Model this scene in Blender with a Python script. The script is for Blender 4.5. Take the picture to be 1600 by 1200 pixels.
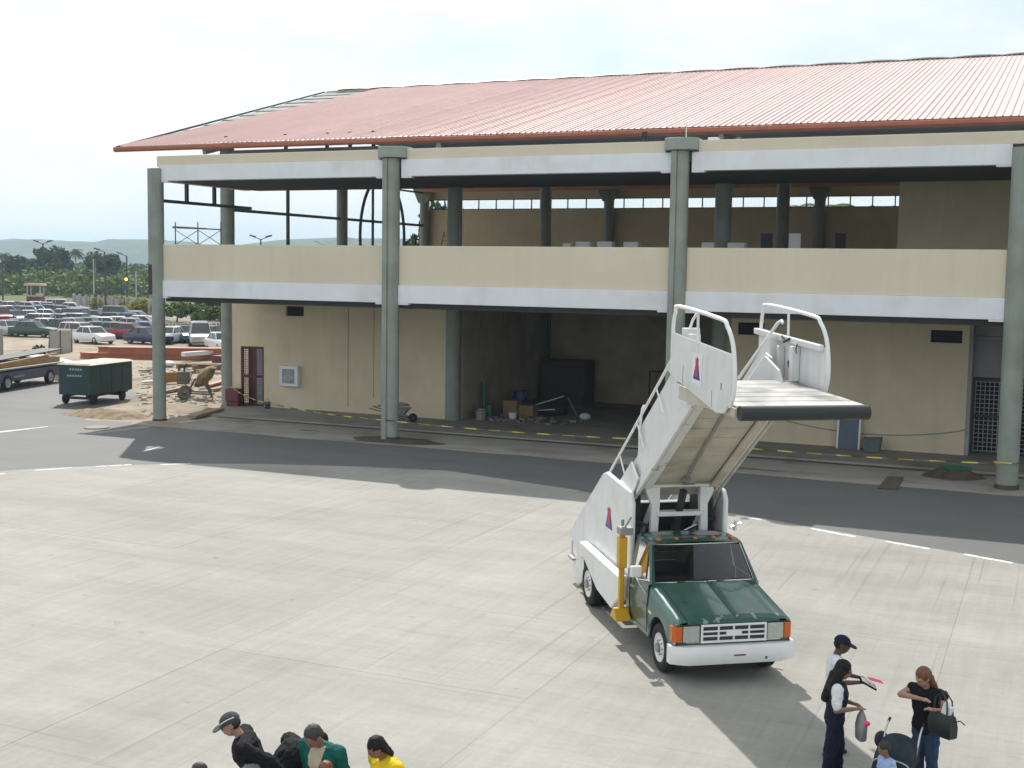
import bpy, bmesh, math, random
from mathutils import Vector, Matrix, noise as mnoise
import numpy as np

for o in list(bpy.data.objects): bpy.data.objects.remove(o)
S = bpy.context.scene
C = S.collection
R = math.radians

# ------------------------------------------------------------------ camera
CAM_H = 6.6
cam_d = bpy.data.cameras.new('camera'); cam = bpy.data.objects.new('camera', cam_d); C.objects.link(cam)
cam_d.sensor_width = 36.0; cam_d.lens = 36.0 * 1929.6 / 1600.0
cam_d.clip_start = 0.1; cam_d.clip_end = 8000
yaw, pitch, roll = -0.4149, 0.0923, -0.0148
_w = Vector((math.sin(yaw)*math.cos(pitch), math.cos(yaw)*math.cos(pitch), -math.sin(pitch)))
_r = Vector((math.cos(yaw), -math.sin(yaw), 0)); _d = _w.cross(_r)
_r2 = math.cos(roll)*_r + math.sin(roll)*_d; _d2 = -math.sin(roll)*_r + math.cos(roll)*_d
cam.matrix_world = Matrix(((_r2.x, -_d2.x, -_w.x, 0), (_r2.y, -_d2.y, -_w.y, 0), (_r2.z, -_d2.z, -_w.z, CAM_H), (0, 0, 0, 1)))
S.camera = cam
S.render.resolution_x = 1024; S.render.resolution_y = 768

# ------------------------------------------------------------------ sky, sun, exposure
SUN_DIR = Vector((-0.521, 0.772, 1.0)).normalized()         # towards the sun
sun_el = math.asin(SUN_DIR.z); sun_az = math.atan2(SUN_DIR.x, SUN_DIR.y)
W = bpy.data.worlds.new('World'); S.world = W; W.use_nodes = True
W.cycles.sampling_method = 'MANUAL'; W.cycles.sample_map_resolution = 512
nt = W.node_tree; nt.nodes.clear()
sky = nt.nodes.new('ShaderNodeTexSky'); sky.sky_type = 'NISHITA'; sky.sun_disc = False
sky.sun_elevation = sun_el; sky.sun_rotation = sun_az
sky.air_density = 1.0; sky.dust_density = 2.5; sky.ozone_density = 1.0
bg = nt.nodes.new('ShaderNodeBackground'); bg.inputs[1].default_value = 0.08
out = nt.nodes.new('ShaderNodeOutputWorld')
tc = nt.nodes.new('ShaderNodeTexCoord')
mp = nt.nodes.new('ShaderNodeMapping'); mp.inputs['Scale'].default_value = (1.0, 1.0, 2.6); mp.inputs['Location'].default_value = (0.35, 0.2, 0.1)
nz = nt.nodes.new('ShaderNodeTexNoise'); nz.inputs['Scale'].default_value = 2.2; nz.inputs['Detail'].default_value = 5; nz.inputs['Roughness'].default_value = .55
cr = nt.nodes.new('ShaderNodeValToRGB'); cr.color_ramp.elements[0].position = .40; cr.color_ramp.elements[1].position = .58
cr.color_ramp.elements[0].color = (.0, .0, .0, 1)
mx = nt.nodes.new('ShaderNodeMix'); mx.data_type = 'RGBA'
mx.inputs[7].default_value = (11.8, 11.9, 12.0, 1)
L = nt.links.new
L(tc.outputs['Generated'], mp.inputs[0]); L(mp.outputs[0], nz.inputs[0]); L(nz.outputs[0], cr.inputs[0]); L(cr.outputs[0], mx.inputs[0])
thin = nt.nodes.new('ShaderNodeMix'); thin.data_type = 'RGBA'; thin.inputs[0].default_value = .62; thin.inputs[7].default_value = (9.6, 11.5, 12.0, 1)   # thin high haze
L(sky.outputs[0], thin.inputs[6]); L(thin.outputs[2], mx.inputs[6]); L(mx.outputs[2], bg.inputs[0]); L(bg.outputs[0], out.inputs[0])

sd = bpy.data.lights.new('sun', 'SUN'); sd.energy = 4.2; sd.angle = R(0.55); sd.color = (1, .955, .88)
so = bpy.data.objects.new('sun', sd); C.objects.link(so); so.location = (0, 0, 60)
so.rotation_euler = SUN_DIR.to_track_quat('Z', 'Y').to_euler()
S.view_settings.view_transform = 'Standard'; S.view_settings.look = 'None'
S.view_settings.gamma = 1; S.view_settings.exposure = 0.24; S.view_settings.use_curve_mapping = False
S.render.engine = 'CYCLES'
S.cycles.max_bounces = 5; S.cycles.diffuse_bounces = 3; S.cycles.glossy_bounces = 2; S.cycles.transmission_bounces = 4; S.cycles.transparent_max_bounces = 16; S.cycles.volume_bounces = 0

# ------------------------------------------------------------------ helpers
def ray(px, py):
    x, y = (px-800)/1929.6, (py-600)/1929.6
    return _r2*x + _d2*y + _w
def gz(px, py, z=0.0):
    "the point at height z that the photograph shows at a pixel (photo is 1600 wide)"
    d = ray(px, py); s = (z-CAM_H)/d.z; return Vector((d.x*s, d.y*s, z))
def atY(px, py, Y):
    d = ray(px, py); s = Y/d.y; return Vector((d.x*s, Y, CAM_H+d.z*s))

class MB:
    "collects shapes; build() links them as ONE mesh object"
    def __init__(s): s.v = []; s.f = []; s.m = []; s.cur = 0
    def add(s, vs, fs):
        b = len(s.v); s.v.extend([tuple(p) for p in vs]); s.f.extend([tuple(i+b for i in f) for f in fs]); s.m.extend([s.cur]*len(fs)); return s
    def box(s, x0, x1, y0, y1, z0, z1, M=None):
        vs = [Vector((x, y, z)) for z in (z0, z1) for y in (y0, y1) for x in (x0, x1)]
        if M is not None: vs = [M @ v for v in vs]
        return s.add(vs, [(0, 2, 3, 1), (4, 5, 7, 6), (0, 1, 5, 4), (2, 6, 7, 3), (0, 4, 6, 2), (1, 3, 7, 5)])
    def bar(s, p0, p1, w, h, up=(0, 0, 1)):
        "box beam between two points"
        p0, p1 = Vector(p0), Vector(p1); d = p1-p0; l = d.length; d.normalize(); up = Vector(up)
        if abs(d.dot(up)) > .98: up = Vector((1, 0, 0))
        sx = d.cross(up).normalized(); uz = sx.cross(d)
        M = Matrix((( d.x, sx.x, uz.x, p0.x), (d.y, sx.y, uz.y, p0.y), (d.z, sx.z, uz.z, p0.z), (0, 0, 0, 1)))
        return s.box(0, l, -w/2, w/2, -h/2, h/2, M)
    def cyl(s, p0, p1, r0, r1=None, n=12, cap=True):
        r1 = r0 if r1 is None else r1
        p0, p1 = Vector(p0), Vector(p1); d = (p1-p0).normalized()
        a = d.orthogonal().normalized(); b = d.cross(a)
        vs = []
        for p, r in ((p0, r0), (p1, r1)):
            for i in range(n):
                t = 2*math.pi*i/n; vs.append(p + a*(r*math.cos(t)) + b*(r*math.sin(t)))
        fs = [(i, (i+1) % n, n+(i+1) % n, n+i) for i in range(n)]
        if cap: fs += [tuple(reversed(range(n))), tuple(range(n, 2*n))]
        return s.add(vs, fs)
    def tube(s, pts, r, n=8, closed=False, rs=None):
        pts = [Vector(p) for p in pts]; m = len(pts); vs = []; prev = None
        for i, p in enumerate(pts):
            if closed: d = (pts[(i+1) % m]-pts[i-1])
            else: d = pts[min(i+1, m-1)]-pts[max(i-1, 0)]
            d.normalize()
            if prev is None: a = d.orthogonal().normalized()
            else:
                a = prev - d*prev.dot(d)
                a = a.normalized() if a.length > 1e-6 else d.orthogonal().normalized()
            prev = a; b = d.cross(a); rr = rs[i] if rs else r
            for k in range(n):
                t = 2*math.pi*k/n; vs.append(p+a*(rr*math.cos(t))+b*(rr*math.sin(t)))
        fs = []
        for i in range(m if closed else m-1):
            j = (i+1) % m
            for k in range(n): fs.append((i*n+k, i*n+(k+1) % n, j*n+(k+1) % n, j*n+k))
        if not closed: fs += [tuple(reversed(range(n))), tuple(range((m-1)*n, m*n))]
        return s.add(vs, fs)
    def prism(s, pts, axis, a, b, M=None):
        "polygon (two coordinates) extruded along an axis from a to b"
        n = len(pts)
        def mk(p, q):
            if axis == 'y': return Vector((p[0], q, p[1]))
            if axis == 'x': return Vector((q, p[0], p[1]))
            return Vector((p[0], p[1], q))
        vs = [mk(p, a) for p in pts]+[mk(p, b) for p in pts]
        if M is not None: vs = [M @ v for v in vs]
        fs = [tuple(reversed(range(n))), tuple(range(n, 2*n))]+[(i, (i+1) % n, n+(i+1) % n, n+i) for i in range(n)]
        return s.add(vs, fs)
    def loft(s, secs, closed=True, caps=True):
        n = len(secs[0]); vs = [p for q in secs for p in q]; fs = []
        for i in range(len(secs)-1):
            for k in range(n if closed else n-1):
                fs.append((i*n+k, i*n+(k+1) % n, (i+1)*n+(k+1) % n, (i+1)*n+k))
        if caps and closed: fs += [tuple(reversed(range(n))), tuple(range((len(secs)-1)*n, len(secs)*n))]
        return s.add(vs, fs)
    def ell(s, c, r, nu=14, nv=9, M=None):
        c = Vector(c); vs = []; r = (r, r, r) if isinstance(r, (int, float)) else r
        for j in range(1, nv):
            t = math.pi*j/nv
            for i in range(nu):
                p = 2*math.pi*i/nu
                q = Vector((r[0]*math.sin(t)*math.cos(p), r[1]*math.sin(t)*math.sin(p), r[2]*math.cos(t)))
                if M is not None: q = M @ q
                vs.append(c+q)
        q = Vector((0, 0, r[2])); q = M @ q if M is not None else q
        vs += [c+q, c-q]; top = len(vs)-2
        fs = []
        for j in range(nv-2):
            for i in range(nu): fs.append((j*nu+i, (j+1)*nu+i, (j+1)*nu+(i+1) % nu, j*nu+(i+1) % nu))
        for i in range(nu):
            fs.append((top, i, (i+1) % nu)); b = (nv-2)*nu; fs.append((top+1, b+(i+1) % nu, b+i))
        return s.add(vs, fs)
    def caps(s, a, b, ra, rb, n=10):
        "tapered capsule, closed"
        a, b = Vector(a), Vector(b); d = b-a
        if d.length < 1e-5: return s.ell(a, ra)
        d.normalize(); u = d.orthogonal().normalized(); w = d.cross(u); rings = []
        for t in (-80, -50, -20, 0): rings.append((a+d*(ra*math.sin(R(t))), ra*math.cos(R(t))))
        for t in (0, 20, 50, 80): rings.append((b+d*(rb*math.sin(R(t))), rb*math.cos(R(t))))
        return s.loft([[c+u*(r*math.cos(2*math.pi*k/n))+w*(r*math.sin(2*math.pi*k/n)) for k in range(n)] for c, r in rings])
    def sheet(s, pts, z):
        return s.add([(p[0], p[1], z) for p in pts], [tuple(range(len(pts)))])
    def mesh(s, name, mats, smooth=0):
        me = bpy.data.meshes.new(name); me.from_pydata(s.v, [], s.f)
        mats = mats if isinstance(mats, (list, tuple)) else [mats]
        for m in mats: me.materials.append(m)
        if len(mats) > 1: me.polygons.foreach_set('material_index', s.m)
        if smooth:
            me.polygons.foreach_set('use_smooth', [True]*len(me.polygons)); me.set_sharp_from_angle(angle=R(smooth))
        me.update(); return me
    def build(s, name, mats, parent=None, smooth=0, bevel=0, seg=1, loc=None, flip=True):
        if parent is not None and parent.get('_w'):      # mesh was drawn in world coordinates
            o = parent['_w']; s.v = [(p[0]-o[0], p[1]-o[1], p[2]-o[2]) for p in s.v]
        me = s.mesh(name, mats, smooth)
        if flip:
            bm = bmesh.new(); bm.from_mesh(me); bmesh.ops.recalc_face_normals(bm, faces=bm.faces); bm.to_mesh(me); bm.free()
        ob = bpy.data.objects.new(name, me); C.objects.link(ob)
        if loc is not None: ob.location = loc
        if parent is not None: ob.parent = parent
        if bevel:
            b = ob.modifiers.new('bevel', 'BEVEL'); b.width = bevel; b.segments = seg; b.limit_method = 'ANGLE'; b.angle_limit = R(40)
        return ob

def tag(o, label=None, cat=None, group=None, kind=None):
    if label: o['label'] = label
    if cat: o['category'] = cat
    if group: o['group'] = group
    if kind: o['kind'] = kind
    return o
def thing(name, label, cat, loc=(0, 0, 0), rz=0.0, group=None, world=False):
    o = bpy.data.objects.new(name, None); C.objects.link(o); o.location = loc; o.rotation_euler = (0, 0, rz)
    o.empty_display_size = .3
    if world: o['_w'] = [float(a) for a in loc]
    return tag(o, label, cat, group)
def link(name, me, parent=None, loc=(0, 0, 0), rot=(0, 0, 0), scale=(1, 1, 1)):
    o = bpy.data.objects.new(name, me); C.objects.link(o); o.location = loc; o.rotation_euler = rot; o.scale = scale
    if parent is not None: o.parent = parent
    return o
def copy_tree(o, parent=None):
    c = o.copy(); C.objects.link(c); c.parent = parent
    for ch in list(o.children): copy_tree(ch, c)
    return c

# ------------------------------------------------------------------ materials
def mat(name, col, rough=.6, metal=0.0, var=.12, scale=3.0, bump=0.0, bscale=None, col2=None, c2pos=(.45, .62), c2scale=2.0,
        coord='Object', stretch=(1, 1, 1), spec=.5, rvar=0.0, island=0.0, objvar=0.0, coat=0.0, streak=0.0):
    m = bpy.data.materials.new(name); m.use_nodes = True; n = m.node_tree.nodes; l = m.node_tree.links.new
    b = n['Principled BSDF']; b.inputs['Roughness'].default_value = rough; b.inputs['Metallic'].default_value = metal
    b.inputs['Specular IOR Level'].default_value = spec
    if coat: b.inputs['Coat Weight'].default_value = coat; b.inputs['Coat Roughness'].default_value = .08
    if coord == 'World': src = n.new('ShaderNodeNewGeometry').outputs['Position']
    else: src = n.new('ShaderNodeTexCoord').outputs[coord]
    mpn = n.new('ShaderNodeMapping'); mpn.inputs['Scale'].default_value = stretch; l(src, mpn.inputs[0]); src = mpn.outputs[0]
    rgb = n.new('ShaderNodeRGB'); rgb.outputs[0].default_value = (*col, 1); c = rgb.outputs[0]
    if col2:
        t = n.new('ShaderNodeTexNoise'); t.inputs['Scale'].default_value = c2scale; t.inputs['Detail'].default_value = 6; l(src, t.inputs[0])
        rp = n.new('ShaderNodeValToRGB'); rp.color_ramp.elements[0].position = c2pos[0]; rp.color_ramp.elements[1].position = c2pos[1]; l(t.outputs[0], rp.inputs[0])
        k = n.new('ShaderNodeMix'); k.data_type = 'RGBA'; l(rp.outputs[0], k.inputs[0]); l(c, k.inputs[6]); k.inputs[7].default_value = (*col2, 1); c = k.outputs[2]
    if var:
        t = n.new('ShaderNodeTexNoise'); t.inputs['Scale'].default_value = scale; t.inputs['Detail'].default_value = 7; t.inputs['Roughness'].default_value = .62; l(src, t.inputs[0])
        mr = n.new('ShaderNodeMapRange'); mr.inputs[1].default_value = .3; mr.inputs[2].default_value = .7; mr.inputs[3].default_value = 1-var; mr.inputs[4].default_value = 1+var; l(t.outputs[0], mr.inputs[0])
        k = n.new('ShaderNodeMix'); k.data_type = 'RGBA'; k.blend_type = 'MULTIPLY'; k.inputs[0].default_value = 1; l(c, k.inputs[6]); l(mr.outputs[0], k.inputs[7]); c = k.outputs[2]
        if rvar:
            mr2 = n.new('ShaderNodeMapRange'); mr2.inputs[1].default_value = .3; mr2.inputs[2].default_value = .7; mr2.inputs[3].default_value = rough-rvar; mr2.inputs[4].default_value = rough+rvar
            l(t.outputs[0], mr2.inputs[0]); l(mr2.outputs[0], b.inputs['Roughness'])
    if streak:
        mps = n.new('ShaderNodeMapping'); mps.inputs['Scale'].default_value = (2.2, 2.2, .16); l(src, mps.inputs[0])
        t = n.new('ShaderNodeTexNoise'); t.inputs['Scale'].default_value = 1.6; t.inputs['Detail'].default_value = 7; t.inputs['Roughness'].default_value = .7; l(mps.outputs[0], t.inputs[0])
        mr = n.new('ShaderNodeMapRange'); mr.inputs[1].default_value = .50; mr.inputs[2].default_value = .78; mr.inputs[3].default_value = 1; mr.inputs[4].default_value = 1-streak; l(t.outputs[0], mr.inputs[0])
        k = n.new('ShaderNodeMix'); k.data_type = 'RGBA'; k.blend_type = 'MULTIPLY'; k.inputs[0].default_value = 1; l(c, k.inputs[6]); l(mr.outputs[0], k.inputs[7]); c = k.outputs[2]
    for kind, amt in (('Random Per Island', island), ('Random', objvar)):
        if amt:
            g = n.new('ShaderNodeNewGeometry' if kind != 'Random' else 'ShaderNodeObjectInfo')
            mr = n.new('ShaderNodeMapRange'); mr.inputs[3].default_value = 1-amt; mr.inputs[4].default_value = 1+amt; l(g.outputs[kind], mr.inputs[0])
            k = n.new('ShaderNodeMix'); k.data_type = 'RGBA'; k.blend_type = 'MULTIPLY'; k.inputs[0].default_value = 1; l(c, k.inputs[6]); l(mr.outputs[0], k.inputs[7]); c = k.outputs[2]
    l(c, b.inputs['Base Color'])
    if bump:
        t = n.new('ShaderNodeTexNoise'); t.inputs['Scale'].default_value = bscale or scale*6; t.inputs['Detail'].default_value = 6; l(src, t.inputs[0])
        bp = n.new('ShaderNodeBump'); bp.inputs['Strength'].default_value = bump; bp.inputs['Distance'].default_value = .02; l(t.outputs[0], bp.inputs['Height']); l(bp.outputs[0], b.inputs['Normal'])
    return m
def emit(name, col, s):
    m = bpy.data.materials.new(name); m.use_nodes = True; b = m.node_tree.nodes['Principled BSDF']
    b.inputs['Base Color'].default_value = (*col, 1); b.inputs['Emission Color'].default_value = (*col, 1); b.inputs['Emission Strength'].default_value = s
    return m
def glassy(name, col, alpha=.35, rough=.04):
    m = bpy.data.materials.new(name); m.use_nodes = True; n = m.node_tree.nodes; l = m.node_tree.links.new; n.clear()
    o = n.new('ShaderNodeOutputMaterial'); t = n.new('ShaderNodeBsdfTransparent'); t.inputs[0].default_value = (*col, 1)
    g = n.new('ShaderNodeBsdfGlossy'); g.inputs[1].default_value = rough; g.inputs[0].default_value = (1, 1, 1, 1)
    f = n.new('ShaderNodeFresnel'); f.inputs[0].default_value = 1.5
    k = n.new('ShaderNodeMixShader'); l(f.outputs[0], k.inputs[0]); l(t.outputs[0], k.inputs[1]); l(g.outputs[0], k.inputs[2]); l(k.outputs[0], o.inputs[0])
    return m
# ------------------------------------------------------------------ ground, road, apron
def layered(name, col, layers, rough=.85, bump=.15, bscale=30, spec=.3, tint=None, objvar=0.0, marks=()):
    "colour modulated by several stretched noises in world space: (stretch xyz, scale, amount)"
    m = bpy.data.materials.new(name); m.use_nodes = True; n = m.node_tree.nodes; l = m.node_tree.links.new
    b = n['Principled BSDF']; b.inputs['Roughness'].default_value = rough; b.inputs['Specular IOR Level'].default_value = spec
    pos = n.new('ShaderNodeNewGeometry').outputs['Position']
    rgb = n.new('ShaderNodeRGB'); rgb.outputs[0].default_value = (*col, 1); c = rgb.outputs[0]
    if tint:
        t = n.new('ShaderNodeTexNoise'); t.inputs['Scale'].default_value = tint[1]; t.inputs['Detail'].default_value = 8; t.inputs['Roughness'].default_value = .6; l(pos, t.inputs[0])
        rp = n.new('ShaderNodeValToRGB'); rp.color_ramp.elements[0].position = tint[2]; rp.color_ramp.elements[1].position = tint[3]; l(t.outputs[0], rp.inputs[0])
        k = n.new('ShaderNodeMix'); k.data_type = 'RGBA'; l(rp.outputs[0], k.inputs[0]); l(c, k.inputs[6]); k.inputs[7].default_value = (*tint[0], 1); c = k.outputs[2]
    for st, sc, am in layers:
        mpn = n.new('ShaderNodeMapping'); mpn.inputs['Scale'].default_value = st; l(pos, mpn.inputs[0])
        t = n.new('ShaderNodeTexNoise'); t.inputs['Scale'].default_value = sc; t.inputs['Detail'].default_value = 6; t.inputs['Roughness'].default_value = .65; t.inputs['Distortion'].default_value = .3; l(mpn.outputs[0], t.inputs[0])
        mr = n.new('ShaderNodeMapRange'); mr.inputs[1].default_value = .28; mr.inputs[2].default_value = .72; mr.inputs[3].default_value = 1-am; mr.inputs[4].default_value = 1+am; l(t.outputs[0], mr.inputs[0])
        k = n.new('ShaderNodeMix'); k.data_type = 'RGBA'; k.blend_type = 'MULTIPLY'; k.inputs[0].default_value = 1; l(c, k.inputs[6]); l(mr.outputs[0], k.inputs[7]); c = k.outputs[2]
    for st, sc, lo, hi, am in marks:      # sparse spots and scuffs with an edge of their own
        mpn = n.new('ShaderNodeMapping'); mpn.inputs['Scale'].default_value = st; l(pos, mpn.inputs[0])
        t = n.new('ShaderNodeTexNoise'); t.inputs['Scale'].default_value = sc; t.inputs['Detail'].default_value = 4; l(mpn.outputs[0], t.inputs[0])
        mr = n.new('ShaderNodeMapRange'); mr.inputs[1].default_value = lo; mr.inputs[2].default_value = hi; mr.inputs[3].default_value = 1; mr.inputs[4].default_value = 1-am; l(t.outputs[0], mr.inputs[0])
        k = n.new('ShaderNodeMix'); k.data_type = 'RGBA'; k.blend_type = 'MULTIPLY'; k.inputs[0].default_value = 1; l(c, k.inputs[6]); l(mr.outputs[0], k.inputs[7]); c = k.outputs[2]
    if objvar:
        g = n.new('ShaderNodeObjectInfo'); mr = n.new('ShaderNodeMapRange'); mr.inputs[3].default_value = 1-objvar; mr.inputs[4].default_value = 1+objvar; l(g.outputs['Random'], mr.inputs[0])
        k = n.new('ShaderNodeMix'); k.data_type = 'RGBA'; k.blend_type = 'MULTIPLY'; k.inputs[0].default_value = 1; l(c, k.inputs[6]); l(mr.outputs[0], k.inputs[7]); c = k.outputs[2]
    l(c, b.inputs['Base Color'])
    t = n.new('ShaderNodeTexNoise'); t.inputs['Scale'].default_value = bscale; t.inputs['Detail'].default_value = 8; l(pos, t.inputs[0])
    bp = n.new('ShaderNodeBump'); bp.inputs['Strength'].default_value = bump; bp.inputs['Distance'].default_value = .02; l(t.outputs[0], bp.inputs['Height']); l(bp.outputs[0], b.inputs['Normal'])
    return m
m_conc = layered('apron_concrete', (.294, .284, .260), [((.35, 1.3, 1), .5, .13), ((1, 1, 1), .16, .12), ((4.5, .35, 1), 1.1, .07), ((.5, 5, 1), 1.6, .05), ((1, 1, 1), 9, .05), ((1, 1, 1), 45, .06)], rough=.8, bump=.12, objvar=.035, marks=(((1, 1, 1), 2.6, .70, .76, .28), ((1, 1, 1), 9, .74, .78, .35), ((7, .10, 1), 1.2, .62, .70, .16), ((.12, 6, 1), 1.1, .63, .72, .13), ((1, 1, 1), .45, .60, .75, .10)))
m_asph = layered('asphalt', (.112, .114, .113), [((.25, 1.5, 1), .5, .10), ((1, 1, 1), .3, .10), ((1, 1, 1), 30, .10)], rough=.72, bump=.3, bscale=60, spec=.45)
m_walk = layered('walkway_concrete', (.29, .275, .245), [((.3, 2, 1), .7, .16), ((1, 1, 1), 2.2, .10), ((1, 1, 1), 20, .08)], rough=.85, tint=((.16, .14, .11), .55, .52, .72))
m_dirt = layered('sandy_dirt', (.33, .285, .225), [((1, 1, 1), .25, .2), ((1, 1, 1), 2.2, .2), ((1, 1, 1), 15, .15)], rough=.95, bump=.8, bscale=5, tint=((.23, .17, .11), .4, .45, .7))
m_lot = layered('lot_surface', (.22, .20, .175), [((1, 1, 1), .1, .15), ((1, 1, 1), 2, .12)], rough=.9, tint=((.33, .27, .2), .12, .5, .65))
m_field = layered('field', (.10, .125, .04), [((1, 1, 1), .02, .3), ((1, 1, 1), .2, .3), ((1, 1, 1), 1.5, .25)], rough=.95, tint=((.2, .17, .09), .03, .5, .7))
m_paint = mat('worn_white_paint', (.62, .61, .57), .8, var=.25, scale=6, coord='World', col2=(.36, .35, .32), c2pos=(.5, .7), c2scale=7)
m_wet = mat('dark_damp_soil', (.075, .062, .045), .7, var=.4, scale=3, bump=.8, bscale=9)
m_soil = mat('brown_soil', (.27, .20, .125), .95, var=.3, scale=2.5, bump=1.0, bscale=7, col2=(.15, .115, .075))

def sheet(name, pts, z, m):
    b = MB(); b.sheet(pts, z); o = b.build(name, m, flip=False); return tag(o, kind='structure')
# ground: one sheet to the horizon
b = MB(); b.sheet([(-3200, -300), (1500, -300), (1500, 3200), (-3200, 3200)], -.03); tag(b.build('ground', m_field, flip=False), kind='structure')
sheet('parking_lot', [(-190, 60), (-44, 60), (-40, 80), (-70, 112), (-112, 134), (-134, 150), (-190, 160)], -.022, m_lot)
sheet('construction_yard', [(-90, 47), (-50, 44), (-39, 39), (-34, 39), (-32.4, 42.6), (-34, 48.5), (-35.5, 66), (-40, 79), (-90, 84)], -.018, m_dirt)
def hull(pts):
    pts = sorted(pts); lo = []; up = []
    for q, it in ((lo, pts), (up, reversed(pts))):
        for p in it:
            while len(q) > 1 and (q[-1][0]-q[-2][0])*(p[1]-q[-2][1])-(q[-1][1]-q[-2][1])*(p[0]-q[-2][0]) <= 0: q.pop()
            q.append(p)
    return lo[:-1]+up[:-1]
ARC = [tuple(gz(*p)[:2]) for p in ((0, 737), (80, 731), (180, 727), (290, 724), (420, 725), (560, 729), (700, 735.5), (1150, 803), (1290, 828), (1420, 850), (1540, 871), (1600, 882))]
APR = hull(ARC+[(8, 25.5), (16, 18), (18, 5), (18, -8), (-46, -8), (-41, 12), (-34, 24.2)])
sheet('asphalt_road', [(-90, -8), (30, -8), (30, 41), (-34.9, 41), (-37.5, 40.2), (-39.5, 43.2), (-43, 50.5), (-60, 55), (-90, 60)], -.014, m_asph)
def clip(poly, cl):
    for i in range(len(cl)):
        a, c = cl[i], cl[(i+1) % len(cl)]; res = []
        ins = lambda p: (c[0]-a[0])*(p[1]-a[1])-(c[1]-a[1])*(p[0]-a[0]) >= 0
        for j in range(len(poly)):
            p, q = poly[j], poly[(j+1) % len(poly)]
            if ins(p): res.append(p)
            if ins(p) != ins(q):
                d1 = (c[0]-a[0])*(p[1]-a[1])-(c[1]-a[1])*(p[0]-a[0]); d2 = (c[0]-a[0])*(q[1]-a[1])-(c[1]-a[1])*(q[0]-a[0])
                t = d1/(d1-d2); res.append((p[0]+(q[0]-p[0])*t, p[1]+(q[1]-p[1])*t))
        poly = res
        if not poly: return []
    return poly
apron = sheet('apron', APR, -.009, mat('joint_filler', (.21, .20, .18), .9, coord='World'))
full = None; G = 5.7; g = .0022
rnd = random.Random(4)
for i in range(-7, 6):
    for j in range(-5, 4):
        x0, y0 = -7.2+G*i, 17.1+G*j
        pl = clip([(x0+g, y0+g), (x0+G-g, y0+g), (x0+G-g, y0+G-g), (x0+g, y0+G-g)], APR)
        if len(pl) < 3: continue
        cx, cy = x0+G/2, y0+G/2
        a = sum(pl[k][0]*pl[(k+1) % len(pl)][1]-pl[(k+1) % len(pl)][0]*pl[k][1] for k in range(len(pl)))/2
        if a < .3: continue
        if a > (G-2*g)**2-.01:
            if full is None: full = MB().prism([(p[0]-cx, p[1]-cy) for p in pl], 'z', -.05, 0).mesh('slab', m_conc)
            me = full
        else: me = MB().prism([(p[0]-cx, p[1]-cy) for p in pl], 'z', -.05, 0).mesh('slab', m_conc)
        o = link('concrete_slab', me, apron, (cx, cy, rnd.uniform(-.0012, .0012)))
# painted dashes along the curved edge of the apron
def dash(name, p, q, w, label, grp):
    p, q = gz(*p), gz(*q); d = (q-p).normalized(); n_ = Vector((-d.y, d.x, 0))*w/2
    bb = MB(); bb.prism([tuple((a)[:2]) for a in (p-n_, q-n_, q+n_, p+n_)], 'z', .0005, .0045)
    o = bb.build(name, m_paint); o.parent = None; tag(o, kind='structure'); return o
for p, q in (((1268, 826), (1336, 839)), ((1384, 846), (1452, 858)), ((1506, 866), (1582, 880)), ((1150, 806), (1190, 812)),
             ((0, 741), (8, 740)), ((54, 735), (112, 731)), ((150, 729), (206, 726)), ((250, 726), (298, 724.5)), ((228, 704), (250, 698))):
    dash('painted_dash', p, q, .17, None, None)
sheet('lane_edge_line', [tuple(gz(*p)[:2]) for p in ((0, 675.5), (75, 666.5), (76, 665.5), (0, 673.5))], -.010, m_paint)
# strip along the building: damaged pavement, dirty gutter, arcade floor
bb = MB(); xs = [-33.2+i*1.6 for i in range(30)]
front = [(x, 40.15+.25*mnoise.noise(Vector((x*.4, 0, 0)))+.25*mnoise.noise(Vector((x*1.7, 3, 0)))) for x in xs]
bb.prism(front+[(13.2, 43.55), (-33.4, 43.75)], 'z', -.06, -.004)
tag(bb.build('pavement_strip', m_walk), kind='structure')
bb = MB(); bb.prism([(-33.4, 43.75), (13.2, 43.55), (13.2, 43.98), (-33.4, 44.12)], 'z', -.06, -.0085)
tag(bb.build('gutter', m_wet), kind='structure')
bb = MB(); bb.box(-35.9, 13.2, 44.12, 60, -.08, .05)
tag(bb.build('arcade_floor', m_walk, bevel=.02), kind='structure')
# far hills
def hills(name, y0, amp, base, seed, m, x0=-2900, x1=1200):
    bb = MB(); nx = 150; ny = 8; vs = []; fs = []
    for j in range(ny+1):
        t = j/ny
        for i in range(nx+1):
            x = x0+(x1-x0)*i/nx; y = y0+t*600-.28*(x+900)
            h = base*math.sin(math.pi*min(1, t*1.1))*(1+.5*mnoise.noise(Vector((x*.0022, seed, 0))))+amp*math.sin(math.pi*t)*(mnoise.noise(Vector((x*.006, y*.004, seed)))+.4*mnoise.noise(Vector((x*.025, y*.02, seed))))
            vs.append((x, y, max(h, -1.0)-.5*(t < .01)))
    for j in range(ny):
        for i in range(nx): a = j*(nx+1)+i; fs.append((a, a+1, a+nx+2, a+nx+1))
    bb.add(vs, fs); return tag(bb.build(name, m, smooth=60, flip=False), kind='structure')
m_hill = layered('wooded_hill', (.05, .075, .028), [((1, 1, 1), .01, .35), ((1, 1, 1), .06, .4)], rough=1, bump=.0, tint=((.12, .12, .06), .012, .5, .68))
hills('hills', 1150, 16, 44, 2.0, m_hill)
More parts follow.
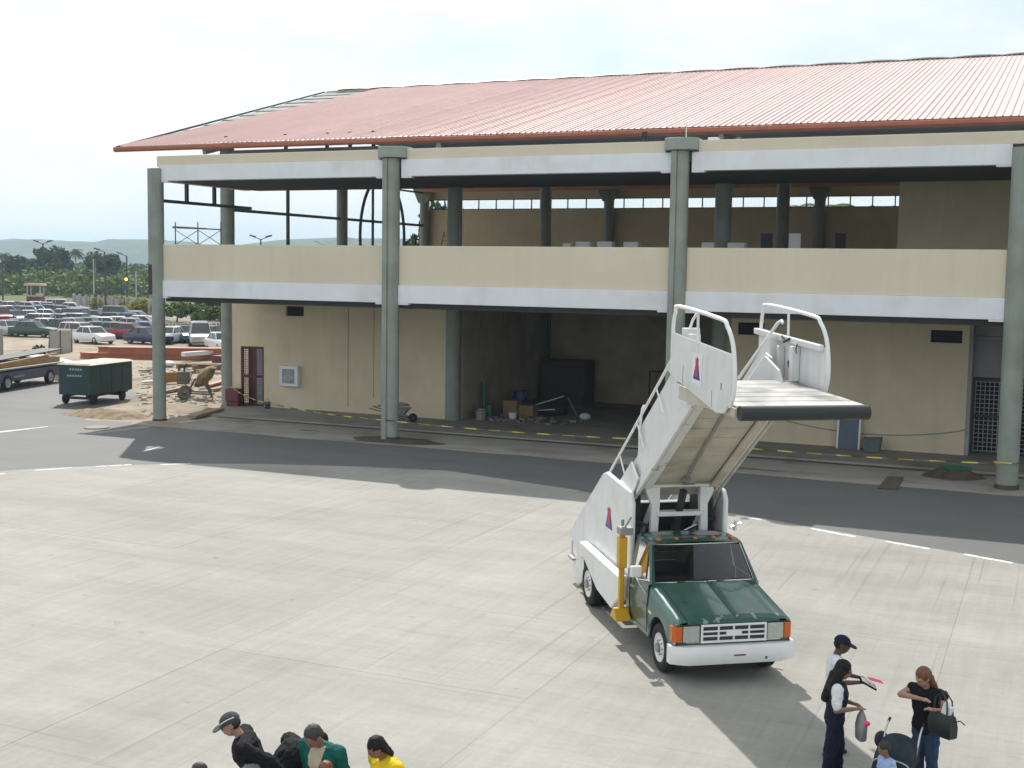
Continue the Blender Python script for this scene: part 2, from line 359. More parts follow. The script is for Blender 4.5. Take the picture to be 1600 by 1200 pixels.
# ------------------------------------------------------------------ the terminal building
D = 41.34
m_beige = mat('beige_render', (.715, .635, .50), .85, var=.05, scale=.7, coord='World', col2=(.655, .575, .45), c2scale=.35, c2pos=(.42, .72), bump=.06, bscale=40, streak=.06)
m_beige2 = mat('beige_wall_paint', (.71, .61, .445), .85, var=.06, scale=.8, coord='World', col2=(.65, .555, .40), c2scale=.45, c2pos=(.45, .75), bump=.05, bscale=30, streak=.08)
m_white = mat('white_beam_paint', (.79, .80, .84), .6, var=.04, scale=1.2, coord='World', col2=(.68, .68, .68), c2scale=.8, c2pos=(.5, .8), streak=.07)
m_col = mat('grey_green_paint', (.275, .305, .27), .55, var=.06, scale=1.5, coord='World', col2=(.24, .26, .225), c2scale=1.1, streak=.2)
m_cap = mat('grey_green_cap', (.30, .33, .30), .6, var=.07, scale=2, coord='World')
m_rust = mat('rust_primer', (.065, .04, .04), .8, var=.3, scale=5)
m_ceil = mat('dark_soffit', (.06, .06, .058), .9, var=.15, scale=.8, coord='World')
m_grey = mat('grey_block_wall', (.34, .33, .345), .85, var=.08, scale=1.2, coord='World', col2=(.27, .265, .275), c2scale=.4)
m_roof = mat('salmon_roof_sheet', (.69, .485, .455), .38, metal=0.0, var=.05, scale=.25, coord='World', col2=(.67, .475, .445), c2scale=.12, objvar=.04, spec=.6)
m_fascia = mat('brick_red_fascia', (.36, .115, .065), .55, var=.12, scale=1.5, coord='World')
m_steel = mat('dark_green_steel', (.035, .055, .05), .5, var=.1, scale=3)
m_purl = mat('galvanised_purlin', (.34, .34, .33), .5, metal=.3, var=.12, scale=2)
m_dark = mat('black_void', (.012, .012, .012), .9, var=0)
m_red = mat('dark_red_paint', (.10, .016, .018), .5, var=.15, scale=3)
m_redpipe = mat('oxide_red_pipe', (.15, .045, .04), .6, var=.15, scale=2)
m_lattice = mat('grey_lattice', (.33, .34, .35), .6, var=.1, scale=3)
m_floor2 = mat('bare_slab', (.25, .24, .22), .9, var=.15, scale=.6, coord='World')
m_rec = mat('shaded_render', (.38, .325, .235), .9, var=.12, scale=.8, coord='World', col2=(.29, .245, .18), c2scale=.5)  # walls of the open bay: wall beige darkened, the bay's shade put into the colour
m_deck = mat('grey_decking', (.30, .30, .28), .9, var=.12, scale=1.5)
m_rail = mat('white_metal', (.78, .78, .78), .4, var=.05, scale=2)

T = thing('terminal_building', 'long two-storey beige terminal with salmon metal roof and open upper gallery', 'building', (-18, 44, 0), world=True)
CX = [-34.4, -23.24, -12.0, -1.2, 9.6]
ZB, ZBT, ZP, ZU, ZUT, ZT = 5.27, 5.95, 7.44, 10.04, 10.67, 11.06
def part(name, m, fn, parent=None, **k):
    bb = MB(); fn(bb); return bb.build(name, m, parent or T, **k)
# facade columns with their own trim
for i, x in enumerate(CX):
    top = ZUT-.12 if i in (0, 3, 4) else ZT-.35
    r = .27 if i != 3 else .33
    bb = MB(); bb.cyl((x, D-.02, -.05), (x, D-.02, top), r, n=28)
    if i in (1, 2): bb.box(x-.285, x-.09, D-.33, D+.05, -.05, top-.006)
    if i == 0: bb.box(x-.30, x-.02, D-.26, D+.2, 5.2, top-.004)
    c = bb.build('column', m_col, T, smooth=40)
    cw = list(T['_w'])
    if i in (1, 2):
        q = MB(); n_ = 14; pts = [(x-.58, D+.5), (x+.58, D+.5)]
        pts += [(x+.58*math.cos(t), D-.10-.36*math.sin(t)) for t in [math.pi*k/n_ for k in range(n_+1)]]
        q.prism(pts, 'z', ZT-.33, ZT+.08)
        q.v = [(p[0]-cw[0], p[1]-cw[1], p[2]-cw[2]) for p in q.v]
        tag(q.build('column_cap', m_cap, c, smooth=40, bevel=.015), 'rounded grey green drum on top of the column')
    if i == 0:
        q = MB(); q.box(x-.305, x+.02, D-.268, D-.255, 5.35, 6.6); q.box(x-.307, x-.298, D-.26, D+.12, 5.35, 6.75)
        q.v = [(p[0]-cw[0], p[1]-cw[1], p[2]-cw[2]) for p in q.v]
        tag(q.build('bare_patch', m_rust, c), 'dark patch of bare rusty steel on the corner column')
    q = MB(); q.cyl((x, D-.02, -.03), (x, D-.02, .14), r+.035, r+.03, n=24)
    q.v = [(p[0]-cw[0], p[1]-cw[1], p[2]-cw[2]) for p in q.v]
    q.build('column_base', m_wet if i != 0 else m_red, c, smooth=40)
# beams and parapets bay by bay
ends = [(CX[i]+(.265 if i not in (3,) else .325), CX[i+1]-(.28 if i+1 in (1, 2) else .265 if i+1 != 3 else .325)) for i in range(4)]
ends[0] = (CX[0]-.02, ends[0][1])
for i, (a, c) in enumerate(ends):
    a2 = a if i else a+.05
    part('lower_beam', m_white, lambda q: (q.box(a2, c, D-.06, D+.30, ZB, ZBT), q.box(a2, a2+.45, D-.055, D+.2, ZB-.07, ZB-.001), q.box(c-.45, c, D-.055, D+.2, ZB-.07, ZB-.001)), bevel=.012)
    part('balcony_parapet', m_beige, lambda q: q.box(a2+.002, c-.002, D, D+.22, ZBT+.001, ZP), bevel=.015)
    part('upper_beam', m_white, lambda q: (q.box(a2+.1, c, D-.06, D+.30, ZU, ZUT), q.box(a2+.1, a2+.55, D-.055, D+.2, ZU-.06, ZU-.001), q.box(c-.45, c, D-.055, D+.2, ZU-.06, ZU-.001)), bevel=.012)
    a3 = a-.25 if i == 0 else a-.3
    part('roof_parapet', m_beige, lambda q: q.box(a if i == 0 else CX[i]+(.58 if i in (1, 2) else .0), CX[i+1]-(.58 if i+1 in (1, 2) else 0), D-.012, D+.2, ZUT+.001, ZT), bevel=.015)
# side return of the gallery (left end)
part('side_beam', m_white, lambda q: q.box(-34.62, -34.3, D+.32, 47.7, ZB, ZBT), bevel=.012)
part('side_beam', m_white, lambda q: q.box(-34.62, -34.3, D+.32, 47.7, ZU, ZUT), bevel=.012)
part('side_parapet', m_beige, lambda q: q.box(-34.6, -34.38, D+.23, 47.7, ZBT+.001, ZP), bevel=.015)
part('side_parapet', m_beige, lambda q: q.box(-34.6, -34.38, D+.21, 47.7, ZUT+.001, ZT), bevel=.015)
# slabs
part('gallery_slab', m_floor2, lambda q: q.box(-34.3, 13, D+.31, 68.2, 5.4, 5.85))
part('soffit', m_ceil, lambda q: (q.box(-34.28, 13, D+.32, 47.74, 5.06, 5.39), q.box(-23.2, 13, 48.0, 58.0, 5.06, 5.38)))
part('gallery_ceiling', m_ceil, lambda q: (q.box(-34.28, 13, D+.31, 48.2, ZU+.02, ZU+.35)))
part('gallery_roof_deck', m_grey, lambda q: q.box(-34.3, 13, D+.21, 47.85, ZU+.36, ZT-.28))
# inner columns
for j, (Y, xs_, r) in enumerate(((48.0, (-35.85, -23.95, -12.2, -.3), .33), (58.4, (-36, -24, -12), .30), (68.0, (-36, -24, -12), .30))):
    for x in xs_:
        bb = MB(); bb.cyl((x, Y, 0 if j == 0 else 5.8), (x, Y, 12.1), r, n=20)
        if j == 2: bb.prism([(x-.75, 11.6), (x+.75, 11.6), (x+.31, 10.6), (x-.31, 10.6)], 'y', Y-.28, Y-.02)
        c = bb.build('inner_column', m_col, T, smooth=40)
# ground floor front wall with its openings
Y0, Y1 = 47.88, 48.12
def wall(name, x0, x1, z0, z1, holes, m=m_beige2):
    bb = MB(); xsx = sorted({x0, x1, *[h[0] for h in holes], *[h[1] for h in holes]})
    for a, c in zip(xsx, xsx[1:]):
        hs = sorted([(h[2], h[3]) for h in holes if h[0] <= a+1e-6 and h[1] >= c-1e-6]); z = z0
        for h0, h1 in hs:
            if h0 > z+1e-6: bb.box(a, c, Y0, Y1, z, h0)
            z = h1
        if z < z1-1e-6: bb.box(a, c, Y0, Y1, z, z1)
    return bb.build(name, m, T)
wall('ground_floor_wall', -35.8, -24.2, .05, 5.06, [(-35.05, -33.75, .05, 2.85), (-32.52, -31.55, 4.33, 4.78)])
wall('ground_floor_wall', -11.7, -2.9, .05, 5.06, [(-11.45, -10.4, 4.2, 4.68), (-4.25, -3.15, 4.16, 4.62)])
for (x0, x1, z0, z1) in ((-32.52, -31.55, 4.33, 4.78), (-11.45, -10.4, 4.2, 4.68), (-4.25, -3.15, 4.16, 4.62)):
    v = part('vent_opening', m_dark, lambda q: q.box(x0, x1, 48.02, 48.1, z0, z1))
    q = MB(); [q.box(x0, x1, 47.97, 48.0, z0+.09*k, z0+.09*k+.012) for k in range(1, 5)]
    q.v = [(p[0]+18, p[1]-44, p[2]) for p in q.v]; q.build('louvre', m_steel, v)
part('wall_panel_seam', m_wet, lambda q: (q.box(-29.2, -29.18, 47.872, 47.879, .3, 4.9), q.box(-27.86, -27.845, 47.872, 47.879, .8, 4.9)))
# bay recess
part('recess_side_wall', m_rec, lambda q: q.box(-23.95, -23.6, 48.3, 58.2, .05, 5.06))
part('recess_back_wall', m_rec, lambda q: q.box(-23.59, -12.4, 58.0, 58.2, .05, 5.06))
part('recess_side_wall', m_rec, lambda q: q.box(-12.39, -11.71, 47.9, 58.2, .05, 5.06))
part('recess_pipe', m_steel, lambda q: q.cyl((-23.45, 57.85, .05), (-23.45, 57.85, 5.06), .07))
part('sprinkler_pipe', m_redpipe, lambda q: (q.tube([(-31.3, 47.45, 4.97), (13, 47.45, 4.90)], .055, 8), [q.box(x-.03, x+.03, 47.4, 47.5, 4.9, 5.08) for x in range(-30, 12, 3)]))
# grille doors
def grille(name, x0, x1, z0, z1, Y, mf, mg, label, step=.085, mid=True, kick=True):
    g_ = part(name, mf, lambda q: (q.box(x0, x0+.09, Y-.03, Y+.03, z0, z1), q.box(x1-.09, x1, Y-.03, Y+.03, z0, z1), q.box(x0+.09, x1-.09, Y-.03, Y+.03, z1-.09, z1), q.box(x0+.09, x1-.09, Y-.03, Y+.03, z0, z0+.08), q.box(x0+.09, x1-.09, Y-.035, Y+.03, (z0+z1)/2-.06, (z0+z1)/2+.06)))
    tag(g_, label)
    bb = MB(); x = x0+.1
    while x < x1-.1: bb.box(x, x+.028, Y-.012, Y+.012, z0+.08, z1-.09); x += step
    z = z0+.1
    while z < z1-.1: bb.box(x0+.09, x1-.09, Y-.009, Y+.009, z, z+.028); z += step
    bb.v = [(p[0]+18, p[1]-44, p[2]) for p in bb.v]
    bb.build('lattice', mg, g_)
    return g_
grille('security_gate', -35.03, -34.3, .06, 2.83, 47.95, m_red, m_red, 'dark red lattice gate leaf')
grille('security_gate', -34.28, -33.77, .06, 2.83, 47.95, m_red, m_lattice, 'pale lattice gate leaf with dark red frame')
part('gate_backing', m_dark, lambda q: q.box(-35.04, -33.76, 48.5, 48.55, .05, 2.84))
grille('lattice_door', -2.75, -.75, .06, 2.86, 48.6, m_steel, m_lattice, 'tall black framed door of pale lattice', step=.16)
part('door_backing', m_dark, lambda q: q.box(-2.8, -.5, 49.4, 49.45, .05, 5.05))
part('door_surround', m_grey, lambda q: (q.box(-2.899, -2.76, 47.9, 49.3, .05, 5.05), q.box(-2.75, -.62, 48.55, 48.68, 2.9, 4.25), q.box(-2.75, -.62, 48.50, 48.7, 4.26, 4.42), q.box(-2.75, -.62, 48.57, 48.68, 4.43, 5.05)), bevel=.01)
wall('ground_floor_wall', .1, 13, .05, 5.06, [])
# meter box on the wall
mbx = part('meter_box', m_white, lambda q: (q.box(-32.72, -31.72, 47.62, 47.879, 1.1, 2.04)), bevel=.02)
q = MB(); q.box(-32.56, -31.9, 47.605, 47.6195, 1.24, 1.9); q.v = [(p[0]+18, p[1]-44, p[2]) for p in q.v]; q.build('meter_window', mat('dull_pane', (.32, .33, .36), .25, var=.3, scale=3), mbx)
# upper floor interior
part('gallery_back_wall', m_beige2, lambda q: q.box(-36.1, -5.5, 68.32, 68.55, 5.85, 10.2))
part('clerestory_header', m_beige, lambda q: q.box(-36.1, -5.5, 68.32, 68.55, 10.82, 11.6))
part('roof_edge_beam', mat('salmon_beam', (.55, .27, .18), .6, var=.1), lambda q: (q.box(-36.1, -5.5, 67.4, 67.7, 11.25, 11.55), [q.bar((x, 48.4, 12.3), (x, 68, 16.9), .16, .3) for x in (-36, -30, -24, -18, -12, -6, 0)]))
cf = part('clerestory_frame', m_steel, lambda q: (q.box(-36, -5.5, 68.40, 68.47, 10.201, 10.25), q.box(-36, -5.5, 68.40, 68.47, 10.77, 10.819)))
me_mul = MB().box(-.03, .03, -.03, .03, 0, .519).mesh('mullion', m_steel)
for k in range(27): link('mullion', me_mul, cf, (-36+1.16*k+18, 68.435-44, 10.251))
part('gallery_partition', m_beige2, lambda q: (q.box(-5.85, 13, 50.2, 50.4, 5.85, 12.2), q.box(-5.85, -5.65, 50.41, 68.5, 5.85, 12.2)))
# open window frames of the left end
def frame(q):
    X = -36
    for y in (53.2,): q.bar((X, y, 5.9), (X, y, 11.9), .13, .13)
    q.bar((X, 48.3, 9.22), (X, 67.7, 9.22), .14, .14); q.bar((X, 48.3, 11.2), (X, 67.7, 11.2), .1, .1)
    for y in (61.7, 63.2): q.bar((X, y, 5.9), (X, y, 11.9), .11, .11)
    q.tube([(X, 62.85+2.55*math.cos(2*math.pi*k/40), 8.4+3.4*math.sin(2*math.pi*k/40)) for k in range(40)], .09, 8, closed=True)
part('window_frame', m_steel, frame)
def frame2(q):
    X = -34.46
    q.bar((X, 41.7, 9.25), (X, 47.9, 9.25), .13, .13)
    for y in (43.3, 45.2): q.bar((X, y, 9.29), (X, y, ZU), .13, .13)
part('window_frame', m_steel, frame2)
# upper wall under the eave
part('attic_wall', m_grey, lambda q: (q.box(-36.0, 13, 47.9, 48.15, ZT-.6, 11.93), q.box(-27.5, 13, 47.92, 48.13, 11.931, 12.5)))
part('attic_post', m_steel, lambda q: [q.box(x-.06, x+.06, 47.95, 48.1, 11.931, 12.6) for x in (-35.9, -32.6, -30.4, -29.2, -28)])
part('attic_downpipe', m_white, lambda q: [q.box(x-.1, x+.1, 47.6, 47.89, 11.06, 12.2) for x in (-24.6, -11.6)])
# ---- roof
SL = math.tan(R(13.8)); YE, ZE, YR = 46.3, 12.12, 71.0
ZR = ZE+SL*(YR-YE); X0R, X1R, PW = -40.6, 13.0, 1.02
roof = part('roof', m_purl, lambda q: ([q.bar((X0R+.1, y, ZE+SL*(y-YE)-.16), (X1R, y, ZE+SL*(y-YE)-.16), .12, .16) for y in [YE+.3+k*2.2 for k in range(12)]],
      [q.bar((x, YE+.2, ZE-.34), (x, YR, ZR-.34), .2, .3) for x in (-36, -24, -12, 0, 12)]))
ln = math.hypot(YR-YE, ZR-ZE); ang = math.atan(SL)
pv = MB(); pr = [(0, 0), (.010, .055), (.028, .055), (.040, 0)]
for k_ in (1, 2, 3): pr += [(k_*.255-.008, 0), (k_*.255, .044), (k_*.255+.016, .044), (k_*.255+.026, 0)]
pr += [(PW, 0)]
pv.loft([[(x, 0, z) for x, z in pr], [(x, ln, z) for x, z in pr]], closed=False)
pv.loft([[(x, 0, -.012) for x in (0, PW)], [(x, ln, -.012) for x in (0, PW)]], closed=False)
me_pan = pv.mesh('roof_panel', m_roof)
npan = int((X1R-X0R)/PW)
for k in range(npan):
    link('roof_panel', me_pan, roof, (X0R+k*PW+18, YE-.12-44, ZE-.03+rnd.uniform(-.004, .004)), (ang, 0, rnd.uniform(-.0006, .0006)))
# unsheeted strip flaring to the ridge at the left end: bare purlins on battens
for k in range(1, 13):
    t = k/12; y = YE+(YR-YE)*t; z = ZE+(ZR-ZE)*t
    part('bare_purlin', m_rail, lambda q: q.bar((X0R-.1, y, z-.10), (X0R-.25-4.3*t, y, z-.10), .16, .05))
part('bare_decking', m_deck, lambda q: q.add([(X0R, YE, ZE-.14), (X0R-.15, YE, ZE-.14), (X0R-4.5, YR, ZR-.14), (X0R, YR, ZR-.14)], [(0, 1, 2, 3)]))
part('verge_trim', m_steel, lambda q: q.bar((X0R-.2, YE-.1, ZE-.06), (X0R-4.6, YR, ZR-.06), .08, .10))
def fascia(q):
    q.prism([(YE-.14, ZE-.06), (YE-.02, ZE-.06), (YE-.02, ZE-.29), (YE-.10, ZE-.29), (YE-.18, ZE-.22), (YE-.18, ZE-.10)], 'x', X0R-.35, X1R)
part('eave_fascia', m_fascia, fascia)
part('eave_soffit', m_purl, lambda q: q.prism([(YE-.0, ZE-.30), (YE+1.55, ZE-.30), (YE+1.55, ZE-.27), (YE, ZE-.27)], 'x', -27.0, X1R))
for k in range(23):
    x = X0R-3.6+k*2.55
    bb = MB(); bb.loft([[(x+u*2.6, YR-.3, ZR-.02+.05*math.sin(math.pi*u)), (x+u*2.6, YR, ZR+.07+.07*math.sin(math.pi*u)), (x+u*2.6, YR+.3, ZR-.02+.05*math.sin(math.pi*u))] for u in (0, .25, .5, .75, 1)], closed=False)
    bb.v = [(p[0]+18, p[1]-44, p[2]) for p in bb.v]
    bb.build('ridge_cap', m_steel if k % 1 == 0 else m_roof, roof)
part('rear_roof_slope', m_roof, lambda q: q.add([(X0R-4.5, YR+.05, ZR), (X1R, YR+.05, ZR), (X1R, 76, ZR-SL*5), (X0R, 76, ZR-SL*5)], [(0, 1, 2, 3)]))
# ------------------------------------------------------------------ passenger stair truck
m_tgreen = mat('dark_green_truck_paint', (.010, .055, .045), .28, var=.10, scale=2.2, col2=(.02, .082, .066), c2scale=1.3, c2pos=(.45, .7), rvar=.1, coat=.5)
m_tfade_sheen = mat('faded_sheen_green_paint', (.022, .088, .07), .36, var=.16, scale=4, col2=(.03, .11, .09), c2scale=2.5, c2pos=(.45, .69), rvar=.1, coat=.35)
def worn(m, col, x0, x1, thr):
    "bare, chipped paint towards one edge of a panel (x0..x1 in the truck's own length)"
    n = m.node_tree.nodes; l = m.node_tree.links.new; b = n['Principled BSDF']; old = b.inputs['Base Color'].links[0].from_socket
    t = n.new('ShaderNodeTexCoord'); sp = n.new('ShaderNodeSeparateXYZ'); l(t.outputs['Object'], sp.inputs[0])
    mr = n.new('ShaderNodeMapRange'); mr.inputs[1].default_value = x0; mr.inputs[2].default_value = x1; mr.inputs[3].default_value = -.3; mr.inputs[4].default_value = .12; l(sp.outputs[0], mr.inputs[0])
    nz_ = n.new('ShaderNodeTexNoise'); nz_.inputs['Scale'].default_value = 3.2; nz_.inputs['Detail'].default_value = 7; l(t.outputs['Object'], nz_.inputs[0])
    ad = n.new('ShaderNodeMath'); ad.operation = 'ADD'; l(mr.outputs[0], ad.inputs[0]); l(nz_.outputs[0], ad.inputs[1])
    rp_ = n.new('ShaderNodeValToRGB'); rp_.color_ramp.elements[0].position = thr; rp_.color_ramp.elements[1].position = thr+.03; l(ad.outputs[0], rp_.inputs[0])
    k = n.new('ShaderNodeMix'); k.data_type = 'RGBA'; l(rp_.outputs[0], k.inputs[0]); l(old, k.inputs[6]); k.inputs[7].default_value = (*col, 1); l(k.outputs[2], b.inputs['Base Color'])
worn(m_tfade_sheen, (.26, .33, .31), .5, .74, .70)
m_twhite = mat('white_vehicle_paint', (.74, .745, .75), .35, var=.035, scale=3, col2=(.60, .585, .54), c2scale=1.8, c2pos=(.52, .8), coat=.2, streak=.2)
m_tbump = mat('chipped_white_bumper', (.74, .74, .74), .4, var=.05, scale=4, col2=(.05, .07, .07), c2scale=5.5, c2pos=(.685, .70))
m_twrust = mat('rust_stained_white', (.72, .715, .70), .4, var=.06, scale=3, col2=(.26, .15, .075), c2scale=5, c2pos=(.60, .72))
m_cream = mat('grubby_cream_sheet', (.52, .48, .40), .6, var=.10, scale=3, col2=(.36, .30, .22), c2scale=1.6, c2pos=(.5, .75))
m_tyre = mat('tyre_rubber', (.018, .018, .019), .85, var=.2, scale=8)
m_black = mat('black_rubber', (.022, .024, .026), .55, var=.2, scale=6, rvar=.15)
m_chrome = mat('bright_trim', (.82, .82, .82), .18, metal=.9, var=.04)
m_steelg = mat('grey_steel', (.30, .30, .29), .45, metal=.4, var=.15, scale=4)
m_dsteel = mat('dark_machinery', (.045, .047, .045), .6, metal=.2, var=.25, scale=5)
m_yel = mat('yellow_jack_paint', (.62, .34, .012), .45, var=.10, scale=4, col2=(.4, .22, .03), c2scale=4, c2pos=(.55, .75))
m_amber = mat('amber_lens', (.58, .12, .012), .25, var=.1, scale=20)
m_lens = mat('headlamp_glass', (.42, .45, .42), .12, var=.12, scale=18, coat=.6)
m_glass = glassy('window_glass', (.26, .33, .34))
m_seat = mat('dark_blue_seat_vinyl', (.02, .035, .07), .6, var=.15)
m_floorp = mat('worn_platform_plate', (.50, .49, .47), .45, metal=.2, var=.12, scale=4, col2=(.20, .20, .195), c2scale=1.4, c2pos=(.42, .66), bump=.2, bscale=25)
m_lred = mat('logo_red', (.50, .02, .035), .4, var=.03); m_lblue = mat('logo_blue', (.02, .03, .30), .4, var=.03); m_lwhite = mat('logo_white', (.8, .8, .82), .4, var=.02)

TR = thing('stair_truck', 'dark green pickup truck carrying a raised white passenger boarding stair', 'stair truck', (-4.98, 19.88, 0), R(-54.2))
def tp(name, m, fn, parent=None, **k):
    bb = MB(); fn(bb); return bb.build(name, m, parent or TR, **k)
WB = -4.1
# wheels: lathe profile about the axle
def lathe(bb, prof, c, n=28, ax='y'):
    secs = []
    for k in range(n+1):
        t = 2*math.pi*k/n; secs.append([(c[0]+r_*math.cos(t), c[1]+y_, c[2]+r_*math.sin(t)) for y_, r_ in prof])
    bb.loft(secs, closed=False)
def wheel(x, y, s, r=.40, w=.22):
    "s = +1 when the outer face looks to +y"
    o = lambda a: a*s
    t = tp('wheel', m_tyre, lambda q: lathe(q, [(o(-w), r*.62), (o(-w), r*.9), (o(-w*.82), r), (o(-w*.14), r), (o(-.0), r*.93), (o(.012), r*.8), (o(-.005), r*.64), (o(-.02), r*.6)], (x, y, r)), smooth=35)
    tp('rim', m_twhite, lambda q: (lathe(q, [(o(-.02), r*.62), (o(0), r*.60), (o(-.03), r*.55), (o(-.05), r*.38), (o(-.02), r*.30), (o(0), r*.22)], (x, y, r)),
        ), t, smooth=35)
    tp('hub', m_steelg, lambda q: (q.cyl((x, y+o(-.06), r), (x, y+o(.045), r), r*.22, r*.19, 16), [q.cyl((x+r*.30*math.cos(a), y+o(-.03), r+r*.30*math.sin(a)), (x+r*.30*math.cos(a), y+o(.0), r+r*.30*math.sin(a)), .014, n=6) for a in [2*math.pi*k/8 for k in range(8)]]), t, smooth=35)
for s in (-1, 1):
    wheel(0, .98*s, s); wheel(WB, 1.07*s, s, r=.43); wheel(WB, .78*s, s, r=.43)
# front end: fender + bonnet surfaces lofted along x
w = 1.0
xs_ = [.80, .74, .64, .52, .47, .42, .34, .22, .08, -.08, -.22, -.34, -.42, -.47, -.52, -.56]
def hz(x): return 1.075+(.80-x)/1.36*.245 - (.035 if x > .77 else 0)
def arch(x):
    a = .50
    return .40+math.sqrt(max(0, a*a-x*x)) if abs(x) < a else .46
def side_sec(x, s, zb):
    h = hz(x); k = .965 if x > .77 else 1
    return [(x, s*(w-.03)*k, zb), (x, s*w*k, max(zb+.005, .62)), (x, s*(w+.012)*k, max(zb+.01, .93)), (x, s*(w-.004)*k, max(zb+.02, 1.0)), (x, s*(w-.03)*k, h-.06), (x, s*(w-.075)*k, h-.012), (x, s*(w-.20)*k, h)]
for s in (-1, 1):
    f = tp('fender', m_tfade_sheen if s < 0 else m_tgreen, lambda q: q.loft([side_sec(x, s, arch(x)) for x in xs_], closed=False), smooth=50)  # near fender gets the paler green: the sheen on it put into the colour
    tp('wheel_well', m_black, lambda q: q.loft([[(.5*math.cos(a), s*(w-.035), .40+.5*math.sin(a)), (.5*math.cos(a), s*.45, .40+.5*math.sin(a))] for a in [math.pi*k/12 for k in range(13)]], closed=False), f)
    tp('fender_badge', m_chrome, lambda q: q.box(-.5, -.34, s*(w+.005)-.006, s*(w+.005)+.006, .86, .90), f)
def hood_sec(x):
    h = hz(x)
    return [(x, y, h+.004+z) for y, z in ((-.795, 0), (-.66, .018), (-.60, .030), (-.3, .036), (-.02, .038), (0, .030), (.02, .038), (.3, .036), (.60, .030), (.66, .018), (.795, 0))]
hood = tp('bonnet', m_tfade_sheen, lambda q: (q.loft([hood_sec(x) for x in xs_[1:-1]], closed=False), q.loft([[(.745, y, z) for _, y, z in hood_sec(.74)], [(.80, y*.99, z-.05) for _, y, z in hood_sec(.74)], [(.805, y*.99, .985) for _, y, z in hood_sec(.74)]], closed=False)), smooth=40)
tag(hood, 'dark green bonnet with worn pale patches along the front edge')
for s in (-1, 1): tp('bonnet_gap', m_black, lambda q: q.tube([(x, s*.797, hz(x)+.004) for x in (.74, .4, 0, -.3, -.5)], .006, 4), hood)
tp('bonnet_lip', m_black, lambda q: q.box(.806, .812, -.96, .96, .990, 1.004), hood)
tp('cowl', m_tgreen, lambda q: q.box(-.60, -.50, -.94, .94, 1.20, 1.335), bevel=.01)
tp('nose_panel', m_tgreen, lambda q: (q.box(.60, .79, -.965, .965, .66, .995),), bevel=.015)
gr = tp('grille', m_lwhite, lambda q: (q.box(.80, .83, -.56, .56, .96, .995), q.box(.80, .83, -.56, .56, .695, .73), q.box(.80, .83, -.56, -.525, .73, .96), q.box(.80, .83, .525, .56, .73, .96),
     [q.box(.802, .825, -.525, .525, z, z+.026) for z in (.792, .868)], [q.box(.803, .823, y-.014, y+.014, .73, .96) for y in (-.26, 0, .26)], q.box(.803, .832, -.13, .13, .80, .89)), bevel=.004)
tp('grille_mesh', m_dsteel, lambda q: q.box(.792, .80, -.53, .53, .72, .97), gr)
for s in (-1, 1):
    hl = tp('headlight', m_lens, lambda q: q.box(.785, .822, s*.58 if s > 0 else -.855, .855 if s > 0 else -.58, .715, .975), bevel=.012)
    tp('headlight_rim', m_chrome, lambda q: q.box(.79, .812, min(s*.565, s*.80), max(s*.565, s*.80), .70, .714), hl)
    tp('turn_signal', m_amber, lambda q: q.prism([(.818, s*.868), (.80, s*.98), (.74, s*1.02), (.64, s*1.024), (.64, s*.9), (.70, s*.868)], 'z', .715, .975), bevel=.008)
def bump_sec(y):
    t = abs(y)/1.06; x = .93-.20*max(0, t-.72)**1.5*5
    return [(x-.16, y, .365), (x-.02, y, .365), (x+.015, y, .45), (x+.012, y, .58), (x-.03, y, .655), (x-.16, y, .66)]
bu = tp('front_bumper', m_tbump, lambda q: q.loft([bump_sec(y) for y in (-1.06, -1.03, -.98, -.88, -.78, -.4, 0, .4, .78, .88, .98, 1.03, 1.06)]), smooth=30)
tp('bumper_sticker', m_redpipe, lambda q: q.box(.937, .948, -.04, .16, .50, .525), bu)
tp('bumper_bracket', m_dsteel, lambda q: (q.box(.5, .78, -.9, -.7, .38, .62), q.box(.5, .78, .7, .9, .38, .62), q.box(.4, .70, -.8, .8, .36, .64)))
